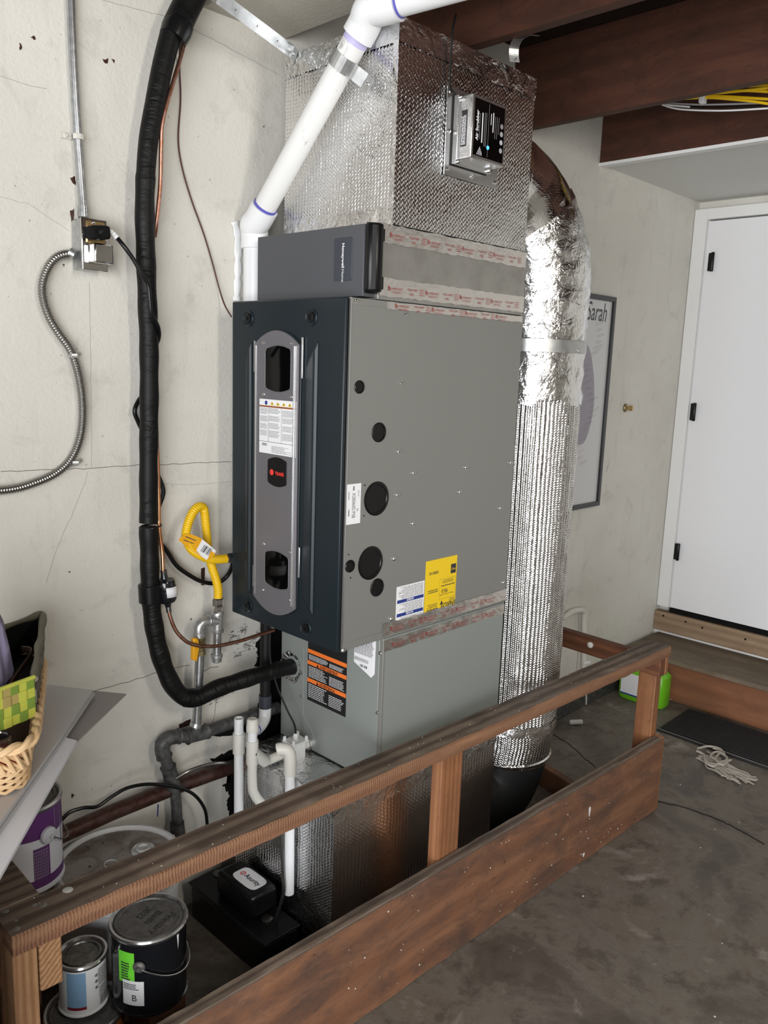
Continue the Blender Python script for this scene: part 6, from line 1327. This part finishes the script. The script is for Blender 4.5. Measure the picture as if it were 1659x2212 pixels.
def wrap_lines(mb, c, r, a0, a1, z0, z1, n, mi=0, rnd=None):
    rnd = rnd or random.Random(4)
    for i in range(n):
        z = z0 + (z1 - z0) * i / n; t = (z1 - z0) / n * .4; a = a0; e = a1 - rnd.random() * .3 * (a1 - a0)
        while a < e:
            L = rnd.uniform(.06, .2) * (a1 - a0); b = min(a + L, e)
            mb.quad(on_can(c, r, a, z), on_can(c, r, b, z), on_can(c, r, b, z + t), on_can(c, r, a, z + t), mi); a = b + .02 * (a1 - a0)
GR = .0865
# black gallon can with writing on the lid, standing on another can
bc = (-0.4734, 0.0974, 0.3820); bc = (bc[0] + .003, bc[1] + .005)
mb = MB((bc[0] + .018, bc[1], 0)); mb.box(bc[0] - .030, bc[0] + .065, bc[1] - .05, bc[1] + .05, .001, .1915); tag(mb.build('support_block', 'kick_wood', None, bevel=.003), 'dark wood block on the floor directly under the glossy black paint can', 'wood block')
t_, bd_, ld, o = can('paint_can', bc, .192, GR, .190, 'can_black', 'lid_dark', 'glossy black gallon paint can with handwriting on its lid and a green label', 'paint can', 'paint cans')
mb = MB(o); zl = .192 + .1852
uu = Vector((-.94, -.35, 0)).normalized(); vv_ = Vector((.35, -.94, 0)).normalized()
for wd, dx, sz in (('Primary', .036, .027), ('Bath', .006, .024), ('2022', -.022, .023)):
    oo = Vector((bc[0], bc[1], zl + .0006)) + vv_ * (dx - .006) - uu * (.040 if wd == 'Primary' else .030); put_text(mb, wd, sz, oo, uu, vv_, width={'Primary': .080, 'Bath': .046, '2022': .042}[wd])
mb.build('handwriting', 'ink', ld, smooth=False)
wrap_label(bd_, bc, .275, .352, GR - .003, 190, 218, 'green_label', o); wrap_label(bd_, bc, .222, .283, GR - .003, 198, 232, 'paper_white', o, 'paper_tag', lift=.0012)
mb = MB(o); wrap_text(mb, bc, GR - .003, 214, .234, 'B', .022); wrap_lines(mb, bc, GR - .003, 200, 226, .262, .278, 4); wrap_lines(mb, bc, GR - .0028, 196, 212, .285, .33, 7); mb.build('printing', 'ink', bd_, smooth=False)
def bail(c, zb, r, a, drop, par, off, m='rim_steel', tilt=0.0):
    A = Vector(on_can(c, r, a, zb, .004)); B = Vector(on_can(c, r, a + 180, zb, .004)); ax_ = (A - B) / 2; mid = (A + B) / 2; out = Vector((0, 0, 1)).cross(ax_).normalized()
    if out.dot(Vector((1, -1, 0))) < 0: out = -out
    P = [mid + ax_ * math.cos(t) + (Vector((0, 0, -1)) * drop + out * (r * 1.04)) * math.sin(t) for t in [PI * k / 22 for k in range(23)]]
    mb = MB(off); mb.tube(P, .0018, 8); mb.build('wire_handle', m, par)
    for q, aa2 in ((A, a), (B, a + 180)):
        n_ = Vector((math.cos(math.radians(aa2)), math.sin(math.radians(aa2)), 0)); mb = MB(off); mb.lathe([(.014, -.003), (.012, .0), (.006, .002), (.004, .006)], q, n_, 16); mb.build('handle_ear', 'lid_dark', par)
bail(bc, .322, GR, 226, .055, t_, o)
# white paint run on the black can
mb = MB(o); q = [on_can(bc, GR, 285 + d, z) for d, z in ((-2, .372), (2, .372), (1.2, .35), (.2, .335), (-.6, .35))]; mb.add(q, [(0, 1, 2, 3, 4)]); mb.build('paint_run', 'pvc', bd_)
# quart can with blue label on a brown gallon can
qc = (-0.5872, 0.1699, 0.3150); qc = (qc[0] - .008, qc[1] + .008)
gc = (qc[0] - .006, qc[1] - .018)
can('paint_can', gc, .001, GR, .186, 'orange_can', 'lid_dark', 'orange brown gallon paint can on the floor under the small blue labelled can', 'paint can', 'paint cans')
t_, bd_, ld, o = can('paint_can', qc, .190, .0545, .126, 'pvc', 'lid_metal', 'small quart paint can with a light blue and white label, behind the left bench post', 'paint can', 'paint cans')
r_ = .0515
wrap_label(bd_, qc, .215, .300, r_, 205, 252, 'sky_label', o); wrap_label(bd_, qc, .208, .215, r_, 205, 252, 'maroon', o, 'label_stripe')
mb = MB(o); wrap_lines(mb, qc, r_, 282, 318, .255, .298, 9); wrap_lines(mb, qc, r_, 284, 316, .228, .252, 5); barcode_a = 288
a = 286
rb_ = random.Random(8)
while a < 312:
    w_ = rb_.choice((.6, 1.2, 2.0)); mb.quad(on_can(qc, r_, a, .203), on_can(qc, r_, a + w_, .203), on_can(qc, r_, a + w_, .226), on_can(qc, r_, a, .226)); a += w_ + rb_.choice((.8, 1.4))
for z in (.283, .268, .253): mb.lathe([(.0035, 0), (.0035, .0004)], on_can(qc, r_, 277, z), (math.cos(math.radians(277)), math.sin(math.radians(277)), 0), 10)
mb.build('printing', 'ink_grey', bd_, smooth=False)
# five gallon bucket with dirty lid
kc = (-.405, .362)
ko = (kc[0], kc[1], 0.001)
bk = thing('bucket', ko, 'large white plastic bucket with a dirty lid, against the wall behind the rail', 'bucket')
mb = MB(ko); mb.lathe([(.128, 0), (.131, .003), (.147, .30), (.152, .302), (.152, .312), (.148, .314), (.149, .345)], ko, 'Z', 48); mb.build('pail', 'bucket_white', bk)
mb = MB(ko); mb.lathe([(.157, .338), (.159, .345), (.159, .368), (.155, .374), (.149, .374), (.146, .368), (.142, .364)], ko, 'Z', 56, cap=False); mb.build('lid_rim', 'bucket_white', bk)
for k in range(18):
    a = 2 * PI * k / 18; c_, s_ = math.cos(a), math.sin(a); mb = MB(ko); mb.obox(Vector((kc[0] + .157 * c_, kc[1] + .157 * s_, .341)) , (-.003 * s_, .003 * c_, 0), (.004 * c_, .004 * s_, 0), (0, 0, .030)); mb.build('rim_tab', 'bucket_white', bk)
mb = MB(ko); mb.lathe([(.001, .364), (.143, .364), (.143, .3655)], ko, 'Z', 48, cap=False); ld = mb.build('lid', 'dirty_lid', bk)
sp_c = Vector((-0.3375, 0.3628, 0.3750)); mb = MB(ko); mb.lathe([(.030, 0), (.030, .006), (.026, .008), (.024, .004), (.019, .004), (.018, .010), (.014, .011), (.012, .006)], (sp_c.x, sp_c.y, .365), 'Z', 28); mb.build('spout', 'bucket_white', ld)
rg = Vector((-0.4269, 0.3655, 0.3750)); mb = MB(ko); mb.tube([(rg.x + .016 * math.cos(a), rg.y + .016 * math.sin(a), .3665) for a in [2 * PI * k / 24 for k in range(24)]], .0016, 6, closed=True); mb.build('moulded_ring', 'bucket_white', ld)
# stack of gallon cans in the corner, the top one purple and white
pcn = (-.677, .268); z0_ = .497; GR = .0825
mb = MB((-.70, .30, 0)); mb.box(-.745, -.655, .262, .35, .001, .496); tag(mb.build('wooden_stand', 'kick_wood', None, bevel=.003), 'narrow dark wooden stand on the floor carrying the purple and white can', 'stand')
t_, bd_, ld, o = can('paint_can', pcn, z0_, GR, .195, 'white_enamel', 'lid_metal', 'purple and white gallon paint can with wire handle, under the grey panels at left', 'paint can', 'paint cans')
r_ = GR - .003
wrap_label(bd_, pcn, z0_ + .125, z0_ + .184, r_, 190, 375, 'purple_label', o, n=40); wrap_label(bd_, pcn, z0_ + .012, z0_ + .032, r_, 190, 375, 'purple_label', o, 'label_stripe', n=40)
wrap_label(bd_, pcn, z0_ + .028, z0_ + .105, r_, 262, 288, 'purple_label', o, 'label_panel', lift=.001); wrap_label(bd_, pcn, z0_ + .085, z0_ + .126, r_, 318, 360, 'purple_pale', o, 'label_panel', lift=.001)
mb = MB(o); rp_ = random.Random(6)
for k in range(9):
    a = 263 + k * 2.6
    for j in range(9): mb.quad(on_can(pcn, r_, a, z0_ + .034 + j * .0075, .0016), on_can(pcn, r_, a + .7, z0_ + .034 + j * .0075, .0016), on_can(pcn, r_, a + .7, z0_ + .040 + j * .0075, .0016), on_can(pcn, r_, a, z0_ + .040 + j * .0075, .0016))
for a in (300, 314, 330, 345): mb.quad(on_can(pcn, r_, a, z0_ + .09, .0016), on_can(pcn, r_, a + .5, z0_ + .09, .0016), on_can(pcn, r_, a + .5, z0_ + .18, .0016), on_can(pcn, r_, a, z0_ + .18, .0016))
mb.build('printing', 'purple_pale', bd_, smooth=False)
ear = Vector(on_can(pcn, r_, 285, z0_ + .128, .002)); n_ = Vector((math.cos(math.radians(285)), math.sin(math.radians(285)), 0))
mb = MB(o); mb.lathe([(.019, 0), (.018, .006), (.010, .010), (.004, .010), (.003, .016)], ear, n_, 20); mb.build('handle_ear', 'pearl', t_)
mb = MB(o); mb.tube(smooth_path([ear + n_ * .014, Vector(on_can(pcn, r_, 305, z0_ + .105, .014)), Vector(on_can(pcn, r_, 335, z0_ + .085, .012)), Vector(on_can(pcn, r_, 370, z0_ + .09, .012)), Vector(on_can(pcn, r_, 410, z0_ + .11, .010))], 6), .0016, 8); mb.build('wire_handle', 'lid_metal', t_)

# ================================================================== flat panels and baskets at the left edge
sc_o = (-1.2, .1, 0)
sc_ = thing('storage_cabinet', sc_o, 'plain low cabinet at the left edge that carries the flat grey panels', 'cabinet')
mb = MB(sc_o); mb.box(-1.46, -.985, -.30, .50, 0.001, .838); mb.build('body', 'cardboard', sc_, bevel=.003)
for y in (-.295, .105): mb = MB(sc_o); mb.box(-1.475, -1.4605, y, y + .39, .03, .82); dd = mb.build('door', 'panel_white', sc_, bevel=.002); mb = MB(sc_o); mb.box(-1.49, -1.4755, y + .17, y + .22, .60, .61); mb.build('handle', 'chrome', dd)
def flat_panel(pts, z, th, m, label, name='flat_panel', edge=None):
    c = (pts[0][0], pts[0][1], z); mb = MB(c); mb.prism([(p[0], p[1], z) for p in pts], (0, 0, th)); return tag(mb.build(name, m, None, bevel=.0008), label, 'panel', 'flat panels on the low cabinet')
flat_panel([(-0.4076, 0.2998, 0.8420), (-0.6042, 0.1415, 0.8420), (-0.6731, 0.0939, 0.8420), (-0.7803, 0.1897, 0.8420), (-0.4653, 0.3797, 0.8420)], .8385, .003, 'cardboard', 'thin grey brown panel lowest of the stack, its pointed corner nearest the wall')
flat_panel([(-0.6227, 0.1616, 0.8490), (-0.6109, 0.1311, 0.8490), (-0.9022, -0.2245, 0.8490), (-1.0226, -0.3699, 0.8490), (-1.1172, -0.2810, 0.8490), (-1.0711, -0.0792, 0.8490)], .8420, .007, 'panel_band', 'bluish white panel whose long bright edge crosses in front of the purple can')
p1 = [(-0.4777, 0.3272, 0.8620), (-0.6387, 0.1428, 0.8620), (-0.8534, -0.0983, 0.8620), (-0.9880, -0.2474, 0.8620), (-1.1297, -0.1157, 0.8620), (-0.8483, 0.6132, 0.8620), (-0.5446, 0.4297, 0.8620)]
p1 = [(p[0], min(p[1], .525), p[2]) for p in p1]
flat_panel([(p[0] + .004, p[1] - .002, 0) for p in p1], .8495, .004, 'panel_white', 'pale grey panel sandwiched in the middle of the stack')
flat_panel(p1, .8540, .008, 'panel_white', 'broad pale grey panel topmost of the stack, under the baskets')
# wicker basket
w0 = Vector((-0.7784, -0.0373, 0.8640)); w1 = Vector((-0.5829, 0.3763, 0.8640)); 
uW = (w1 - w0); LW = uW.length; uW = uW.normalized(); vW = Vector((-uW.y, uW.x, 0))
if vW.x > 0: vW = -vW
wo_ = tuple(w0)
wb_ = thing('wicker_basket', wo_, 'pale cane wicker basket on the grey panels at the left edge', 'basket')
LB = .30; HB = .085
def rr_path(l, wd, z, flare, n=10, c=.05):
    P = []
    for (a, b, a0) in ((l - c, -c, 0), (l - c, -wd + c, 270), (c, -wd + c, 180), (c, -c, 90)):
        pass
    pts2 = []
    for (cx_, cy_, a0) in ((l - c, c, -90), (l - c, wd - c, 0), (c, wd - c, 90), (c, c, 180)):
        for k in range(n):
            t_ = math.radians(a0 + 90 * k / (n - 1)); pts2.append((cx_ + (c + flare) * math.cos(t_), cy_ + (c + flare) * math.sin(t_)))
    return [w0 + uW * a + vW * b + Vector((0, 0, z)) for a, b in pts2]
def dens(P, step):
    P = P + [P[0]]; return resample([Vector(p) for p in P], step)
mb = MB(wo_)
for k in range(7):
    z = .005 + k * .006; P = dens(rr_path(LW, LB, z, -.004), .008)
    P = [p + (Vector((0, 0, .0028 * math.sin(i * PI / 2 + k * PI)))) for i, p in enumerate(P)]; mb.tube(P, .0036, 6, closed=True)
mb.build('woven_base', 'wicker', wb_)
mb = MB(wo_)
PA = dens(rr_path(LW, LB, .04, 0), .017); PB = dens(rr_path(LW, LB, HB, .010), .0172)
n_ = min(len(PA), len(PB))
for i in range(n_):
    a = PA[i]; b = PB[(i + 1) % n_]; c = PB[(i - 1) % n_]
    mb.tube(smooth_path([a, (a + b) / 2 + Vector((0, 0, .002)), b], 3), .0042, 6); mb.tube(smooth_path([a, (a + c) / 2, c], 3), .0038, 6)
mb.build('lattice_side', 'wicker', wb_)
mb = MB(wo_)
for off_ in (0, PI):
    P = dens(rr_path(LW, LB, HB + .004, .012), .006); P = [p + Vector((0, 0, .006 * math.sin(i * .55 + off_))) + (p - (w0 + uW * LW / 2 + vW * LB / 2)).normalized() * .006 * math.cos(i * .55 + off_) for i, p in enumerate(P)]
    mb.tube(P, .0062, 7, closed=True)
mb.build('braided_rim', 'wicker', wb_)
mb = MB(wo_); mb.prism(rr_path(LW, LB, .0015, -.006), (0, 0, .004)); mb.build('basket_floor', 'leather', wb_)
mb = MB(tuple(w0 + vW * .07)); cq = w0 + uW * .06 + vW * .05; mb.lathe([(.02, 0), (.030, .006), (.034, .03), (.03, .045)], cq + Vector((0, 0, .010)), 'Z', 16)
tag(mb.build('red_cloth', 'red_cloth', None), 'small red cloth bundle seen through the wicker basket side', 'cloth')
cq = Vector((-0.7883, 0.0762, 0.9350)); mb = MB(tuple(cq)); mb.lathe([(.022, -.066), (.024, -.064), (.024, -.006), (.022, -.004), (.022, 0), (.019, 0), (.018, -.003)], cq, 'Z', 24)
tag(mb.build('metal_tin', 'rim_steel', None), 'shiny round metal tin in the wicker basket at the very left edge', 'tin')
# green woven basket
g_nr = Vector((-0.7172, 0.0708, 1.0350)); g_fr = Vector((-0.5511, 0.4163, 1.0350)); g_nl = Vector((-0.8495, 0.0348, 1.0350))
uG = (g_fr - g_nr); LG = uG.length; uG.normalize(); vG = (g_nl - g_nr); WG = vG.length; vG.normalize()
go_ = tuple(g_nr - Vector((0, 0, .075)))
gb = thing('green_basket', go_, 'plaited green and yellow palm basket with dark inside, stacked on the wicker basket', 'basket')
def woven(o, u, v, nu, nv, n, name, mats, parent, off, seed):
    rnd = random.Random(seed); mb = MB(off); o, u, v, n = map(Vector, (o, u, v, n))
    for i in range(nu):
        for j in range(nv):
            d = .0022 if (i + j) % 2 else 0
            a = o + u * (i / nu) + v * (j / nv) + n * d; mb.obox(a - n * .003, u / nu * 1.03, v / nv * 1.03, n * .0035, rnd.choice((0, 0, 1, 1, 2)) if len(mats) > 1 else 0)
    return mb.build(name, mats, parent, bevel=.0008)
HG = .080
nv_ = uG.cross(Vector((0, 0, 1))); 
if nv_.dot(vG) > 0: nv_ = -nv_
woven(g_nr - Vector((0, 0, HG)), vG * WG, Vector((0, 0, HG)), 8, 4, -uG, 'woven_side', ('palm_lime', 'palm_green', 'palm_tan'), gb, go_, 4)
woven(g_nr - Vector((0, 0, HG)), uG * LG, Vector((0, 0, HG)), 5, 3, nv_, 'woven_side', ('olive_cloth',), gb, go_, 5)
woven(g_fr - Vector((0, 0, HG)), vG * WG, Vector((0, 0, HG)), 8, 4, uG, 'woven_side', ('palm_green', 'olive_cloth', 'palm_tan'), gb, go_, 6)
mb = MB(go_); q = [g_nr + vG * .004 + uG * .004, g_nr + vG * WG + uG * .004, g_fr + vG * WG - uG * .004, g_fr + vG * .004 - uG * .004]; mb.prism([p - Vector((0, 0, HG)) for p in q], (0, 0, .006)); 
for a, b in ((0, 1), (1, 2), (2, 3), (3, 0)): mb.quad(q[a] - Vector((0, 0, HG)), q[b] - Vector((0, 0, HG)), q[b], q[a])
mb.build('lining', 'matte_black', gb)
mb = MB(go_); mb.tube(smooth_path([g_nr + vG * WG, g_nr + vG * WG / 2, g_nr], 5), .0042, 8); mb.build('rim_band', 'palm_lime', gb)
P = smooth_path([g_nr + Vector((0, 0, -.004)), g_nr + uG * LG * .3 + Vector((0, 0, .004)), g_nr + uG * LG * .6 + Vector((0, 0, .001)), g_fr + Vector((0, 0, .006)), g_fr + vG * .03 + Vector((0, 0, .006)), g_fr + vG * WG], 6)
mb = MB(go_); mb.tube(P, [.007 + .002 * math.sin(k * .9) for k in range(len(P))], 10); mb.build('cloth_rim', 'olive_cloth', gb)
mb = MB(go_); P = smooth_path([g_nr + vG * .10 + uG * .02 + Vector((0, 0, -.05)), g_nr + vG * .05 + uG * LG * .35 + Vector((0, 0, -.03)), g_nr + vG * .02 + uG * LG * .55 + Vector((0, 0, -.02)), g_nr + vG * .05 + uG * LG * .75 + Vector((0, 0, -.03))], 6); mb.tube(P, .007, 8, flat=.4)
tag(mb.build('leather_strap', 'leather', None), 'dark brown leather strap lying inside the green basket', 'strap')
ml = Vector((-0.7630, 0.1903, 1.0700)); mb = MB(tuple(ml)); rc = random.Random(3)
prof = [(.020, -.105), (.040, -.09), (.046, -.05), (.044, 0), (.036, .045), (.024, .085), (.008, .10)]
mb.lathe(prof, ml, 'Z', 40)
for i, v in enumerate(mb.v):
    a = math.atan2(v.y, v.x); v_ = 1 + .10 * math.sin(a * 7 + v.z * 30) + .05 * math.sin(a * 13); mb.v[i] = Vector((v.x * v_, v.y * v_, v.z))
tag(mb.build('folded_cloth', 'lilac_cloth', None, angle=1.5), 'lilac grey folded cloth standing up in the green basket at the left edge', 'cloth')

# unseen shelf unit and boxes, added to shade the lower left wall
su_o = (-1.9, .1, 0)
su = thing('shade_shelf_unit', su_o, 'tall brown shelf unit, unseen, added to shade the lower left wall', 'shelf')
for x in (-2.16, -1.64):
    for y in (-.48, .49): mb = MB(su_o); mb.box(x, x + .038, y, y + .038, .001, 1.55); mb.build('upright', 'pine_post', su, bevel=.003)
for z in (.15, .62, 1.08, 1.50): mb = MB(su_o); mb.box(-2.16, -1.602, -.48, .528, z, z + .02); mb.build('shelf_board', 'plywood', su, bevel=.002)
for i, (z, h, m, lb) in enumerate(((.171, .40, 'cardboard', 'lowest'), (.641, .38, 'leather', 'second'), (1.101, .36, 'cardboard', 'upper'))):
    o_ = (-1.88, 0.0, z); mb = MB(o_); mb.box(-2.10, -1.65, -.42, .46, z, z + h); tag(mb.build('shade_box', m, None, bevel=.004), 'unseen large box on the %s shelf, added to block low light' % lb, 'box', 'added boxes on the shade shelf')

# unseen fixture, added so the overhead fill has a source (light set at the top)
cf_o = (-.4, -2.3, 2.6)
cf = thing('added_lamp_fixture', cf_o, 'unseen white tube fixture added under the joists to go with the overhead fill', 'lamp')
mb = MB(cf_o); mb.box(-.53, -.27, -2.88, -1.72, 2.485, 2.504); mb.build('housing', 'white_enamel', cf, bevel=.003)
for x in (-.46, -.34): mb = MB(cf_o); mb.tube([(x, -2.85, 2.476), (x, -1.75, 2.476)], .008, 10); mb.build('lamp_tube', 'paper_white', cf)
